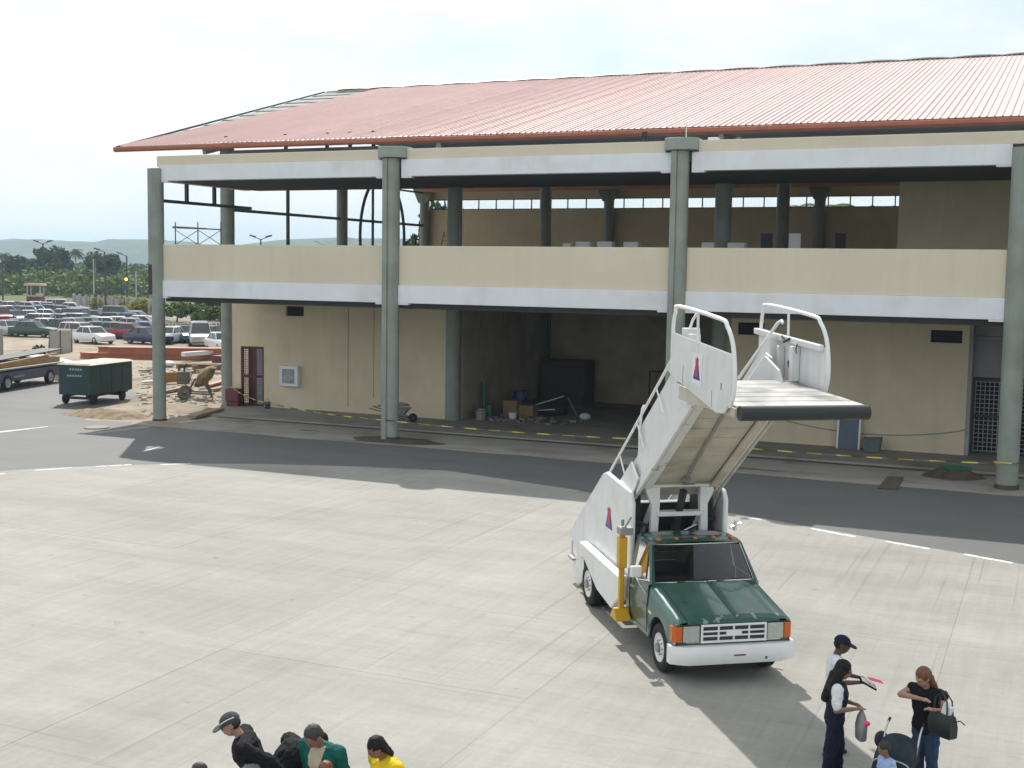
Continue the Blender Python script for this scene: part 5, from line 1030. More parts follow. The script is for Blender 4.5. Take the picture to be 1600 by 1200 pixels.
def tree_mesh(seed, h, r, nclump, nleaf, size, m, trunk=True):
    rg = random.Random(seed); cr_, tk = MB(), MB()
    tk.tube([(0, 0, -.1), (rg.uniform(-.1, .1)*r, rg.uniform(-.1, .1)*r, h*.3), (rg.uniform(-.15, .15)*r, 0, h*.7)], .1, 7, rs=[h*.035, h*.025, h*.01])
    for k in range(nclump):
        a = rg.uniform(0, 6.283); rr_ = r*rg.uniform(.15, .75); z = h*rg.uniform(.38, .86); f = 1-.5*abs(z/h-.6)
        c = (rr_*f*math.cos(a), rr_*f*math.sin(a), z); q = r*rg.uniform(.28, .45)
        leaves(cr_, c, (q, q, q*.75), nleaf, size, rg)
        if k % 2 == 0: tk.tube([(0, 0, h*.3), (c[0]*.6, c[1]*.6, h*.3+(z-h*.3)*.6), c], .05, 5, rs=[h*.012, h*.008, h*.003])
    return cr_.mesh('crown', m), tk.mesh('trunk', m_bark, 40)
TM = {'dark': [tree_mesh(s, 9, 4.2, 18, 170, .42, m_lf_dark) for s in (1, 2)], 'mid': [tree_mesh(s, 6, 3.2, 14, 150, .36, m_lf_mid) for s in (3, 4)], 'lime': [tree_mesh(s, 4, 2.6, 12, 140, .3, m_lf_lime) for s in (5, 6)]}
def tree(name, kind, k, p, sc, rz, label, cat, grp=None, sz=None):
    t = thing(name, label, cat, p, rz, grp); cr_, tk = TM[kind][k % 2]; z = sz or sc
    link('crown', cr_, t, scale=(sc, sc, z)); link('trunk', tk, t, scale=(sc, sc, z)); return t
def palm_mesh(seed, h, m):
    rg = random.Random(seed); tk = MB(); tk.tube([(0, 0, -.1), (.15, 0, h*.4), (.05, .1, h)], .2, 8, rs=[.26, .18, .16]); cr_ = MB()
    for k in range(26):
        a = rg.uniform(0, 6.283); up = rg.uniform(-.35, 1.0); ln_ = rg.uniform(1.9, 2.6); P = []
        for j in range(7):
            u = j/6; P.append(Vector((math.cos(a)*ln_*u*.95, math.sin(a)*ln_*u*.95, h+up*ln_*u*.8-1.5*u*u)))
        sd_ = Vector((-math.sin(a), math.cos(a), 0))
        for j in range(6):
            for s in (-1, 1):
                for q in (0, .5):
                    c = P[j].lerp(P[j+1], q); w_ = .62*(1-.6*abs(j/6-.35)); d = (P[j+1]-P[j]).normalized()
                    cr_.add([c, c+d*.2, c+sd_*s*w_+d*.35-Vector((0, 0, .28))], [(0, 1, 2)])
    return cr_.mesh('crown', m), tk.mesh('trunk', m_bark2, 40)
PM = palm_mesh(9, 8.5, m_lf_dark)
def palm(px, py, Y, label, cat='palm tree'):
    p = atY(px, py, Y); h = p.z-.8; t = thing('palm_tree', label, cat, (p.x, Y, -.03), R(px), 'palm trees behind the car park')
    s_ = h/8.5; link('crown', PM[0], t, scale=(max(s_, .75),)*2+(s_,)); link('trunk', PM[1], t, scale=(1, 1, s_)); return t
palm(118, 387, 280, 'lone palm with its round crown against the hazy hills')
palm(149, 392, 215, 'tall palm with a pale straight trunk left of the lamp posts')
palm(6, 392, 240, 'palm at the far left edge above the dark trees')
for px, Y, sc, k, lb in ((20, 235, 1.0, 0, 'dark tree at the left edge behind the car park'), (48, 245, .95, 1, 'dark tree second from the left behind the car park'), (70, 255, 1.0, 0, 'dark tree behind the twin-headed lamp post'), (86, 240, 1.28, 1, 'largest dark tree, rising right of the twin-headed lamp post'), (104, 262, .9, 0, 'dark tree right of the largest dark tree'), (158, 225, 1.1, 1, 'dark tree beside the tall pale-trunked palm'), (186, 330, .8, 0, 'small dark tree far behind the amber lamp'), (212, 320, .75, 1, 'small dark tree far behind the fence, left of the corner column')):
    p = atY(px, 420, Y); tree('dark_tree', 'dark', k, (p.x, Y, -.03), sc, R(px*7), lb, 'tree', 'dark trees behind the car park')
for px, Y, sc, k, lb in ((252, 118, .62, 0, 'leafy shrub left of the row seen under the gallery'), (276, 116, .66, 1, 'bright leafy shrub second in the row seen under the gallery'), (300, 113, .68, 0, 'bright leafy shrub third in the row seen under the gallery'), (322, 110, .62, 1, 'leafy shrub fourth in the row seen under the gallery'), (344, 107, .66, 0, 'leafy shrub beside the inner column seen under the gallery')):
    p = atY(px, 480, Y); tree('shrub', 'lime', k, (p.x, Y, -.03), sc*1.15, R(px*5), lb, 'shrub', 'row of shrubs seen under the gallery', sz=sc*.9)
p = atY(334, 480, 122); tree('broad_tree', 'mid', 0, (p.x, 122, -.03), .85, 1.0, 'broad green tree behind the row of shrubs', 'tree')
p = gz(148, 487); tree('round_shrub', 'lime', 0, p, .62, 0, 'round lime green shrub in front of the fence', 'shrub')
for k, (px, py, sc, lb) in enumerate(((166, 489, .42, 'yellow flowering bush left in the clump before the fence'), (180, 490, .5, 'yellow flowering bush second in the clump before the fence'), (194, 491, .55, 'tallest yellow flowering bush before the fence'), (212, 494, .42, 'yellow flowering bush near the corner column'), (228, 497, .4, 'yellow flowering bush nearest the corner column'))):
    rg = random.Random(60+k); bb = MB(); leaves(bb, (0, 0, 1.2), (2.4, 1.6, 1.1), 900, .26, rg)
    p = gz(px, py); t = thing('flowering_bush', lb, 'shrub', (p.x, p.y, -.03), 0, 'yellow flowering bushes before the fence')
    bb.build('crown', m_lf_yel, t, flip=False); bb = MB(); [bb.tube([(0, 0, 0), (rg.uniform(-.8, .8), rg.uniform(-.6, .6), 1.2)], .05, 5) for _ in range(5)]; bb.build('stem', m_bark, t)
for k, (px, py, r_, lb) in enumerate(((41, 577, .42, 'round green shrub just behind the flatbed load'), (61, 577, .55, 'spiky dark green shrub behind the flatbed load'))):
    rg = random.Random(80+k); bb = MB(); leaves(bb, (0, 0, r_*1.5), (r_, r_, r_*1.3), 500, .12, rg); p = gz(px, py)
    t = thing('yard_shrub', lb, 'shrub', (p.x, p.y, -.02)); bb.build('crown', m_lf_dark, t, flip=False); bb = MB(); bb.tube([(0, 0, 0), (.05, 0, r_*1.5)], .04, 6); bb.build('stem', m_bark, t)
# trees behind the building, seen through the gallery
for px, py, Y, sc, kd, lb in ((688, 316, 98, 1.35, 'dark', 'tree seen through the gallery opening beside the far corner'), (716, 318, 104, 1.3, 'dark', 'tree seen through the gallery behind the grey inner column')):
    p = atY(px, 380, Y); tree('tree_behind', kd, 0, (p.x, Y, -.03), sc*.55, R(px), lb, 'tree', sz=sc*1.08)
for px, py, Y, lb in ((1268, 316, 110, 'palm seen through the clerestory beside a slim inner column'), (1290, 314, 114, 'palm seen through the clerestory right of the slim inner column'), (1362, 317, 108, 'palm seen through the last clerestory panes'), (1385, 318, 112, 'palm seen through the clerestory next to the dark partition')):
    palm(px, py, Y, lb)
# scrub: nobody could count it
rg = random.Random(33); bb = MB()
for k in range(330):
    t = rg.random(); px = rg.uniform(-40, 360); Y = rg.uniform(185, 320); p = atY(px, 430, Y)
    if px > 240 and Y < 200: continue
    r_ = rg.uniform(2.2, 5.0); leaves(bb, (p.x, Y, r_*.55), (r_, r_, r_*.75*rg.uniform(.7, 1.25)), 75, .62, rg)
tag(bb.build('scrub', m_lf_lime, flip=False), 'light green scrub covering the ground behind the fence', 'scrub', kind='stuff')
rg = random.Random(35); bb = MB()
for k in range(420):
    px = rg.uniform(-60, 420); Y = rg.uniform(340, 620); p = atY(px, 430, Y); r_ = rg.uniform(3.5, 6.5)
    leaves(bb, (p.x, Y, r_*.35), (r_*1.6, r_, r_*.8), 60, 1.1, rg)
tag(bb.build('far_woodland', m_lf_dark, flip=False), 'mass of distant trees below the hazy hills', 'woodland', kind='stuff')
rg = random.Random(36); bb = MB()
for k in range(900):
    px = rg.uniform(240, 352); py = rg.uniform(507, 522); c = gz(px, py); h_ = rg.uniform(.15, .5); dx = rg.uniform(-.2, .2)
    bb.add([c+Vector((-.05, 0, -.03)), c+Vector((.05, 0, -.03)), c+Vector((dx, 0, h_))], [(0, 1, 2)])
tag(bb.build('dry_grass', mat('dry_grass', (.22, .20, .07), .9, island=.3), flip=False), 'dry yellow-green grass verge behind the parked cars', 'grass', kind='stuff')
# ------------------------------------------------------------------ fence, lamp posts, kiosk
m_fence = mat('pale_concrete_fence', (.36, .345, .31), .9, var=.15, scale=1.5, objvar=.18)
fa, fb_ = gz(118, 485), gz(243, 499); n = 46
fn = thing('concrete_fence', 'pale concrete picket fence behind the car park', 'fence', (fa.x, fa.y, -.03), math.atan2(fb_.y-fa.y, fb_.x-fa.x)); Lf = (fb_-fa).length
sl = MB().box(-.30, .30, -.06, .06, 0, 2.1).mesh('slab', m_fence); ps = MB().box(-.14, .14, -.14, .14, 0, 2.4).mesh('post', m_fence)
for k in range(n): link('fence_slab', sl, fn, ((k+.5)*Lf/n, 0, random.Random(k).uniform(-.12, .08)))
for k in range(0, n+1, 4): link('fence_post', ps, fn, (k*Lf/n, -.2, 0))
m_pole = mat('dark_pole', (.05, .06, .06), .6, var=.1); m_pole2 = mat('pale_pole', (.42, .42, .40), .7, var=.1)
def lamp(base, top, heads, label, m=m_pole):
    b_ = gz(*base); t_ = atY(top[0], top[1], b_.y); h = t_.z
    t = thing('lamp_post', label, 'lamp post', (b_.x, b_.y, -.03), R(24), 'lamp posts round the car park')
    bb = MB(); bb.cyl((0, 0, 0), (0, 0, h), .13, .09, 10); bb.build('pole', m, t, smooth=40)
    for s in heads:
        bb = MB(); bb.tube([(0, 0, h-.1), (s*.5, 0, h+.12), (s*.8, 0, h+.2)], .05, 6); bb.build('arm', m, t)
        bb = MB(); bb.loft([[(s*.6, -.25, h+.15), (s*1.35, -.22, h+.35), (s*1.35, .22, h+.35), (s*.6, .25, h+.15)], [(s*.65, -.2, h+.35), (s*1.3, -.18, h+.52), (s*1.3, .18, h+.52), (s*.65, .2, h+.35)]]); bb.build('lamp_head', m, t)
    return t
lamp((69, 482), (69, 380), (-1, 1), 'twin-headed dark lamp post rising above the dark trees')
lamp((165, 492), (166, 393), (-1,), 'dark lamp post with one arm right of the tall palm')
amb = lamp((199, 486), (196, 399), (-1,), 'dark lamp post carrying a small lit amber lamp')
lamp((5, 481), (5, 402), (-1,), 'dark lamp post at the left edge of the car park')
lamp((147, 474), (147, 404), (), 'pale bare pole beside the tall palm', m_pole2)
lamp((213, 476), (213, 424), (), 'short pale bare pole behind the fence', m_pole2)
lamp((408, 500), (408, 373), (-1, 1), 'lamp post whose twin head shows over the parapet')
lamp((508, 500), (513, 382), (-1,), 'lamp post with a long curved arm showing over the parapet', m_pole2)
bt = atY(199, 437, amb.location.y)
bb = MB(); bb.box(-.2, .2, -.25, .05, bt.z-.1, bt.z+.25); bb.build('amber_housing', m_pole, amb)
bb = MB(); bb.ell((0, -.32, bt.z+.08), .2, 12, 8); bb.build('amber_lamp', emit('amber_glow', (1, .42, .05), 6), amb)
p = gz(56, 484)
kk = thing('kiosk', 'small open kiosk with a tan roof and dark red lower wall', 'kiosk', (p.x, p.y, -.03), R(24)); kk.scale = (.62, .62, .8)
bb = MB(); bb.box(-1.6, 1.6, -1.2, 1.2, 0, 2.4); kw = bb.build('lower_wall', m_redpipe, kk)
for k in range(7): bb = MB(); bb.box(-1.5+.45*k, -1.42+.45*k, -1.26, -1.2, .1, 2.35); bb.build('wall_rib', m_crate, kw)
for sx in (-1, 1):
    for sy in (-1, 1): bb = MB(); bb.box(sx*1.45-.1, sx*1.45+.1, sy*1.05-.1, sy*1.05+.1, 2.4, 4.3); bb.build('post', m_pole2, kk)
bb = MB(); bb.loft([[(-2.1, -1.7, 4.3), (2.1, -1.7, 4.3), (2.1, 1.7, 4.3), (-2.1, 1.7, 4.3)], [(-1.8, -1.4, 4.7), (1.8, -1.4, 4.7), (1.8, 1.4, 4.7), (-1.8, 1.4, 4.7)]]); bb.build('roof', mat('tan_roof', (.48, .36, .24), .8, var=.1), kk)
# ------------------------------------------------------------------ people
_wt = bpy.data.textures.new('cloth_folds', 'CLOUDS'); _wt.noise_scale = .075; _wt.noise_depth = 2
_ht = bpy.data.textures.new('hair_locks', 'CLOUDS'); _ht.noise_scale = .028; _ht.noise_depth = 2
def remeshed(name, bb, mats, parent, vox=.010, it=4, classify=None):
    me = bb.mesh('tmp', mats[0] if isinstance(mats, (list, tuple)) else mats)
    t = bpy.data.objects.new('tmp', me); C.objects.link(t)
    r = t.modifiers.new('r', 'REMESH'); r.mode = 'VOXEL'; r.voxel_size = vox
    s = t.modifiers.new('s', 'SMOOTH'); s.factor = .5; s.iterations = it
    if name in ('top', 'trousers', 'hair'):
        d_ = t.modifiers.new('d', 'DISPLACE'); d_.texture = _ht if name == 'hair' else _wt; d_.strength = .020 if name == 'hair' else .034; d_.mid_level = .42; d_.texture_coords = 'LOCAL'
    dg = bpy.context.evaluated_depsgraph_get(); me2 = bpy.data.meshes.new_from_object(t.evaluated_get(dg)); me2.name = name
    bpy.data.objects.remove(t); bpy.data.meshes.remove(me)
    me2.materials.clear()
    for m in (mats if isinstance(mats, (list, tuple)) else [mats]): me2.materials.append(m)
    me2.polygons.foreach_set('use_smooth', [True]*len(me2.polygons))
    idx = [classify(p.center) if classify else 0 for p in me2.polygons]
    me2.polygons.foreach_set('material_index', idx)
    o = bpy.data.objects.new(name, me2); C.objects.link(o); o.parent = parent; return o
def skinm(n, c): return mat(n, c, .5, var=.06, scale=12)
def cloth(n, c, c2=None): return mat(n, c, .85, var=.15, scale=9, col2=c2, c2scale=4, bump=1.0, bscale=11, spec=.2)
def head_part(bb, hm, h, jaw=1.0):
    "skull, jaw, nose, ears around the head centre; hm places head space"
    def E(c, r): bb.ell(hm @ Vector((c[0]*h, c[1]*h, c[2]*h)), tuple(a*h for a in r), 14, 10, hm.to_3x3())
    E((0, 0, .012), (.056, .045, .058)); E((.014, 0, -.022), (.040, .036*jaw, .045)); E((.030, 0, -.044), (.018, .020, .016))
    E((.056, 0, -.008), (.010, .008, .014)); E((.051, 0, .006), (.009, .030, .006)); E((.050, 0, -.032), (.008, .014, .006))
    for s in (-1, 1): E((-.004, s*.046, -.004), (.010, .005, .018))
def person(name, label, loc, rz, h, skin, top, bottom, shoe, hair=None, hairm=None, cap=None, pose=None, sleeve='short', vox=.011, seated=False, print_fn=None, top2=None, build=1.0, kid=False, head_px=None, anchor=None):
    """one continuous skin body, clothing and hair as parts. local +x is forward, +y is the person's left"""
    P = dict(lean=0, head=(0, 0), La=None, Ra=None, feet=((.0, .055), (.0, -.055)), knee=None); P.update(pose or {})
    t = thing(name, label, 'person', loc, rz)
    if cap and hair is SHORT: hair = CAPH
    ln_ = Matrix.Translation((0, 0, .52*h)) @ Matrix.Rotation(R(P['lean']), 4, 'Y') @ Matrix.Translation((0, 0, -.52*h))
    U = lambda p: ln_ @ Vector((p[0]*h, p[1]*h, p[2]*h))
    hs = 1.08 if not kid else 1.35
    hm = ln_ @ Matrix.Translation((.012*h, 0, .868*h)) @ Matrix.Rotation(R(P['head'][0]), 4, 'Z') @ Matrix.Rotation(R(P['head'][1]), 4, 'Y') @ Matrix.Translation((.012*h, 0, .062*h*hs))
    if head_px:
        q = anchor and U(anchor) or hm @ Vector((0, 0, .075*h)); q2 = Matrix.Rotation(rz, 3, 'Z') @ q; w_ = gz(head_px[0], head_px[1], q.z); t.location = (w_.x-q2.x, w_.y-q2.y, 0)
    tors = [(.47, .0, .050, .088), (.52, -.004, .062, .096), (.60, .0, .055, .082), (.66, .004, .058, .086), (.73, .004, .066, .098), (.785, 0, .058, .104), (.815, -.004, .046, .088), (.835, -.006, .032, .045)]
    def torso(bb, g, z0, z1, wide=0):
        secs = []
        for z, cx, rx, ry in tors:
            if z < z0-1e-6 or z > z1+1e-6: continue
            rx, ry = (rx*build+g+wide, ry*build+g+wide)
            secs.append([U((cx+rx*math.cos(a), ry*math.sin(a), z)) for a in [2*math.pi*k/18 for k in range(18)]])
        bb.loft(secs)
    arms = []
    for s, key in ((1, 'La'), (-1, 'Ra')):
        el, wr = P[key] or ((-.012, .150, .635), (.022, .155, .480)); el = (el[0], el[1]*s if P[key] is None else el[1], el[2]); wr = (wr[0], wr[1]*s if P[key] is None else wr[1], wr[2])
        arms.append((s, U((-.004, s*.108*build, .802)), U(el), U(wr)))
    legs = []
    for s, ft in ((1, P['feet'][0]), (-1, P['feet'][1])):
        hip = Vector((0, s*.048*h, .49*h)); an = Vector((ft[0]*h, ft[1]*h, .045*h)); kn = (hip+an)/2+Vector((.018*h, 0, .02*h))
        if seated: kn = hip+Vector((.24*h, s*.02*h, .02*h)); an = kn+Vector((.03*h, 0, -.22*h))
        legs.append((s, hip, kn, an))
    bb = MB(); torso(bb, 0, .47, .835)
    nk = ln_ @ Vector((-.004*h, 0, .80*h)); bb.caps(nk, hm @ Vector((-.01*h, 0, -.035*h)), .032*h, .030*h); head_part(bb, Matrix(hm) @ Matrix.Scale(hs, 4), h)
    for s, sh, el, wr in arms:
        bb.caps(sh, el, .030*h*build, .023*h*build); bb.caps(el, wr, .0235*h*build, .0155*h)
        d = (wr-el).normalized(); sd = d.cross(Vector((0, 0, 1))); sd = sd.normalized() if sd.length > .1 else Vector((0, 1, 0)); nn = sd.cross(d).normalized()
        pc = wr+d*.026*h; bb.caps(wr, pc+d*.012*h, .0135*h, .0175*h); bb.caps(pc-sd*.012*h, pc+sd*.012*h, .0115*h, .0115*h)
        for k, (o_, l_) in enumerate(((-1.5, .036), (-.5, .042), (.5, .040), (1.5, .031))):
            a = pc+d*.018*h+sd*(o_*.0098*h); m_ = a+d*(l_*.55*h)-nn*.004*h; bb.caps(a, m_, .0050*h, .0048*h, 6); bb.caps(m_, m_+d*(l_*.45*h)-nn*.012*h, .0048*h, .0042*h, 6)
        a = pc-sd*(.018*h)*s-d*.006*h; bb.caps(a, a-sd*s*.012*h+d*.024*h-nn*.006*h, .0066*h, .0052*h, 6)
    for s, hip, kn, an in legs:
        bb.caps(hip, kn, .050*h*build, .034*h); bb.caps(kn, an, .035*h, .022*h); bb.caps(an, an+Vector((.07*h, 0, -.025*h)), .024*h, .018*h)
    remeshed('body', bb, skin, t, vox)
    # clothing
    bb = MB(); torso(bb, .010, .47, .835); bb.caps(arms[0][1], arms[1][1], .040*h*build, .040*h*build); bb.caps(U((-.004, .06, .815)), U((-.004, -.06, .815)), .036*h, .036*h)
    cut = None
    for s, sh, el, wr in arms:
        end = sh.lerp(el, .78) if sleeve == 'short' else wr.lerp(el, .06)
        if sleeve == 'none': end = sh.lerp(el, .12)
        if sleeve == 'short' or sleeve == 'none': bb.caps(sh, end, .038*h*build, .034*h*build)
        else: bb.caps(sh, el, .038*h*build, .031*h*build); bb.caps(el, end, .031*h*build, .024*h)
    inv = ln_.inverted()
    cf_ = None
    if print_fn: cf_ = lambda c: print_fn((inv @ c)/h)
    tm = [top]+([top2] if top2 else [])
    remeshed('top', bb, tm, t, vox, classify=cf_)
    bb = MB(); torso(bb, .006, .47, .60)
    for s, hip, kn, an in legs: bb.caps(hip, kn, .057*h*build, .043*h*build); bb.caps(kn, an+Vector((0, 0, .012*h)), .043*h*build, .036*h)
    remeshed('trousers', bb, bottom, t, vox)
    for s, hip, kn, an in legs:
        bb = MB(); f = an+Vector((0, 0, -.020*h)); bb.caps(f+Vector((-.022*h, 0, 0)), f+Vector((.085*h, 0, -.006*h)), .025*h, .020*h); bb.ell(f+Vector((.03*h, 0, -.018*h)), (.075*h, .026*h, .008*h), 12, 6)
        remeshed('shoe', bb, shoe, t, vox)
    eye = bpy.data.materials.get('eye_dark') or mat('eye_dark', (.02, .015, .012), .3, var=0); lip = bpy.data.materials.get('lip') or mat('lip', (.22, .07, .06), .5, var=0)
    HM = Matrix(hm) @ Matrix.Scale(hs, 4)
    for s in (-1, 1): bb = MB(); bb.ell(HM @ Vector((.0515*h, s*.018*h, .001*h)), (.0045*h, .008*h, .0042*h), 8, 6, HM.to_3x3()); bb.build('eye', eye, t, smooth=60)
    bb = MB(); bb.ell(HM @ Vector((.0555*h, 0, -.033*h)), (.0035*h, .012*h, .003*h), 8, 6, HM.to_3x3()); bb.build('mouth', lip, t, smooth=60)
    if hair:
        bb = MB()
        for (c, r) in hair['e']: bb.ell(HM @ Vector(tuple(a*h for a in c)), tuple(a*h for a in r), 14, 10, HM.to_3x3())
        for (a, b_, ra, rb) in hair.get('c', ()): bb.caps(HM @ Vector(tuple(x*h for x in a)), HM @ Vector(tuple(x*h for x in b_)), ra*h, rb*h)
        remeshed('hair', bb, hairm, t, vox)
    if cap:
        bb = MB(); cs = []
        for k in range(7):
            a = R(90*k/6); r1, r2, z = .064*math.cos(a)+.0005, .053*math.cos(a)+.0005, .018+.056*math.sin(a)
            cs.append([HM @ Vector(((-.004+r1*math.cos(q))*h, r2*math.sin(q)*h, z*h)) for q in [2*math.pi*j/20 for j in range(20)]])
        bb.loft(cs); co = bb.build('cap', cap[0], t, smooth=50)
        bb = MB(); top_, bot_ = [], []
        for j in range(11):
            a = R(-62+124*j/10); x = .052+.058*math.cos(a)**.8*1.0; y = .050*math.sin(a)/math.sin(R(62))
            top_.append((x, y, .020-.012*(x-.05)/.06+.006*math.cos(a)))
        inn = [(.045*math.cos(R(-75+150*j/10)), .050*math.sin(R(-75+150*j/10)), .024) for j in range(11)]
        bb.loft([[HM @ Vector(tuple(v*h for v in p)) for p in inn], [HM @ Vector(tuple(v*h for v in p)) for p in top_]], closed=False)
        bb.loft([[HM @ Vector((p[0]*h, p[1]*h, (p[2]-.004)*h)) for p in inn], [HM @ Vector((p[0]*h, p[1]*h, (p[2]-.004)*h)) for p in top_]], closed=False)
        bb.build('cap_visor', cap[1], co, smooth=50)
        if len(cap) > 2:
            bb = MB(); bb.tube([HM @ Vector((.0665*math.cos(q)*h, s_*.0555*math.sin(q)*h, (.030+.018*math.sin(q)**2)*h)) for s_ in (1,) for q in [R(38+90*j/8) for j in range(9)]], .0035*h, 6); bb.build('cap_stripe', cap[2], co)
    return t
sk_d = skinm('skin_dark', (.085, .045, .030)); sk_m = skinm('skin_brown', (.22, .115, .075)); sk_l = skinm('skin_tan', (.36, .20, .145))
c_navy = cloth('navy_cloth', (.012, .014, .030)); c_black = cloth('black_cloth', (.010, .010, .013)); c_white = cloth('white_cloth', (.68, .69, .72)); c_jean = cloth('blue_denim', (.028, .050, .105), (.045, .075, .14))
c_yel = cloth('yellow_cloth', (.72, .50, .02)); c_green = cloth('teal_jacket', (.008, .10, .085)); c_cream = cloth('cream_cloth', (.45, .40, .29)); c_grey = cloth('grey_print', (.30, .30, .30)); c_lblue = cloth('light_blue_cloth', (.33, .44, .66)); c_gcap = cloth('grey_cap_cloth', (.055, .068, .068)); c_bcap = cloth('navy_cap_cloth', (.010, .016, .040)); c_shoe = mat('black_leather', (.012, .012, .012), .4, var=.1)
h_black = mat('black_hair', (.008, .007, .007), .6, var=.3, scale=30, stretch=(1, 1, .2), spec=.25, bump=.6, bscale=60); h_dkbr = mat('dark_brown_hair', (.022, .014, .010), .5, var=.2, scale=30); h_aub = mat('auburn_hair', (.14, .055, .022), .5, var=.4, scale=30, stretch=(1, 1, .15), bump=.6, bscale=60); h_red = mat('reddish_hair', (.16, .045, .02), .5, var=.25, scale=30); h_grey = mat('greying_hair', (.035, .033, .033), .6, var=.25, scale=30)
SHORT = dict(e=[((-.008, 0, .024), (.057, .049, .056)), ((-.03, 0, -.004), (.034, .042, .040))])
CAPH = dict(e=[((-.022, 0, .0), (.040, .046, .038))])
LONG = dict(e=[((-.008, 0, .022), (.060, .053, .060)), ((-.034, 0, -.01), (.036, .048, .05))], c=[((-.035, .03, 0), (-.05, .038, -.10), .026, .022), ((-.035, -.03, 0), (-.05, -.038, -.10), .026, .022), ((-.045, 0, -.02), (-.065, 0, -.15), .034, .026)])
TIED = dict(e=[((-.010, 0, .020), (.060, .051, .058)), ((-.034, 0, -.01), (.034, .044, .044))], c=[((-.045, 0, -.02), (-.062, 0, -.10), .030, .018), ((-.03, .036, .0), (-.045, .040, -.06), .018, .014), ((-.03, -.036, .0), (-.045, -.040, -.06), .018, .014)])
VEIL = dict(e=[((-.010, 0, .020), (.062, .055, .062)), ((-.03, 0, -.02), (.045, .055, .06))], c=[((-.03, .03, -.02), (-.055, .05, -.14), .042, .045), ((-.03, -.03, -.02), (-.055, -.05, -.14), .042, .045), ((-.05, 0, -.05), (-.08, 0, -.24), .05, .04)])
IR = 23.8      # heading of "to the right in the picture"
g_ = gz(1298, 1180)
person('person', 'person in navy cap and white shirt holding a folder with a pink slip', (g_.x, g_.y, 0), R(IR-8), 1.69, sk_d, c_white, c_navy, c_shoe, hair=SHORT, hairm=h_black, cap=(c_bcap, c_bcap), pose=dict(lean=2, head=(-5, 14), Ra=((.055, -.13, .655), (.195, -.075, .655)), La=((.06, .12, .655), (.19, .04, .66)), feet=((.035, .06), (-.03, -.055))))
hp = Vector((g_.x, g_.y, 0))+Matrix.Rotation(R(IR-8), 3, 'Z') @ Vector((.40, -.10, 1.10))
fo = thing('document_folder', 'black folder held out by the person in the navy cap', 'folder', hp, R(IR-8))
bb = MB(); bb.box(-.08, .16, -.11, .11, -.012, .012, Matrix.Rotation(R(28), 4, 'Y')); bb.build('cover', c_black, fo, bevel=.004)
bb = MB(); bb.box(-.06, .14, -.10, .10, .013, .016, Matrix.Rotation(R(28), 4, 'Y')); bb.build('sheet', c_white, fo)
sp_ = single('pink_slip', mat('pink_paper', (.85, .06, .20), .7, var=.03), lambda q: q.box(-.02, .17, -.07, .06, .02, .026, Matrix.Translation(hp+Vector((.06, 0, .03))) @ Matrix.Rotation(R(IR), 4, 'Z') @ Matrix.Rotation(R(15), 4, 'Y')), 'bright pink paper slip lying on the held black folder', 'paper slip')
b0 = gz(1308, 1033, 1.60); b0.z = 0
person('person', 'person with long black hair, dark waistcoat and white short sleeves', b0, R(IR-14), 1.60, sk_m, c_navy, c_navy, c_shoe, build=1.18, hair=VEIL, hairm=h_black, pose=dict(lean=3, head=(6, 8), Ra=((.0, -.150, .640), (.150, -.115, .665)), La=((.02, .14, .645), (.14, .08, .64)), feet=((.04, .06), (-.06, -.05))), top2=c_white, print_fn=lambda p: 1 if abs(p.y) > .112 and p.z > .6 else 0)
pb_ = b0+Matrix.Rotation(R(IR-14), 3, 'Z') @ Vector((.33, -.12, .62))
tb = thing('carrier_bag', 'limp grey plastic bag with a pink spot hanging from a hand', 'bag', pb_, R(IR))
bb = MB(); bb.loft([[(.07*k_*math.cos(a), .13*k_*math.sin(a), z) for a in [2*math.pi*j/14 for j in range(14)]] for z, k_ in ((0, .5), (.03, .95), (.2, 1.05), (.32, .75), (.40, .25), (.44, .12))]); bb.build('bag_body', mat('grey_film', (.22, .22, .215), .35, var=.15, scale=9), tb, smooth=60)
bb = MB(); bb.ell((.035, -.10, .26), (.05, .035, .035), 10, 7); bb.build('pink_spot', bpy.data.materials['pink_paper'], tb, smooth=60)
c0 = gz(1452, 1043, 1.62); c0.z = 0; crz = -112
person('person', 'person with long auburn hair in black top and jeans searching a handbag', c0, R(crz), 1.63, sk_l, c_black, c_jean, c_shoe, hair=LONG, hairm=h_aub, sleeve='none', build=1.15, pose=dict(lean=3, head=(-22, 18), Ra=((.075, -.185, .755), (.135, .03, .790)), La=((.06, .165, .700), (.150, .125, .735)), feet=((.0, .075), (-.02, -.06))))
hb_ = c0+Matrix.Rotation(R(crz), 3, 'Z') @ Vector((.22, .32, .88))
hb = thing('handbag', 'large black handbag hanging open at the arm of the auburn-haired person', 'handbag', hb_, R(crz+70))
bb = MB(); bb.loft([[(x*k_, .085*k2*y, z) for x, y in ((-.19, -.7), (-.1, -1), (.1, -1), (.19, -.7), (.19, .7), (.1, 1), (-.1, 1), (-.19, .7))] for z, k_, k2 in ((0, .9, .8), (.02, 1, 1), (.15, 1.03, 1.05), (.27, .92, .8), (.29, .88, .6))]); bb.build('bag_body', mat('black_bag_leather', (.014, .018, .018), .45, var=.15), hb, smooth=40)
for s in (-1, 1): bb = MB(); bb.tube([(-.12, s*.05, .26), (-.10, s*.04, .46), (0, s*.03, .56), (.10, s*.04, .46), (.12, s*.05, .26)], .010, 6); bb.build('strap', m_black, hb)
bb = MB(); bb.box(-.10, .02, -.03, .03, .24, .42, Matrix.Rotation(R(18), 4, 'Y')); bb.build('white_papers', c_white, hb)
bb = MB(); bb.tube([(.17, 0, .22), (.27, .02, .27), (.34, .03, .24)], .008, 5); bb.build('loose_strap', m_black, hb)
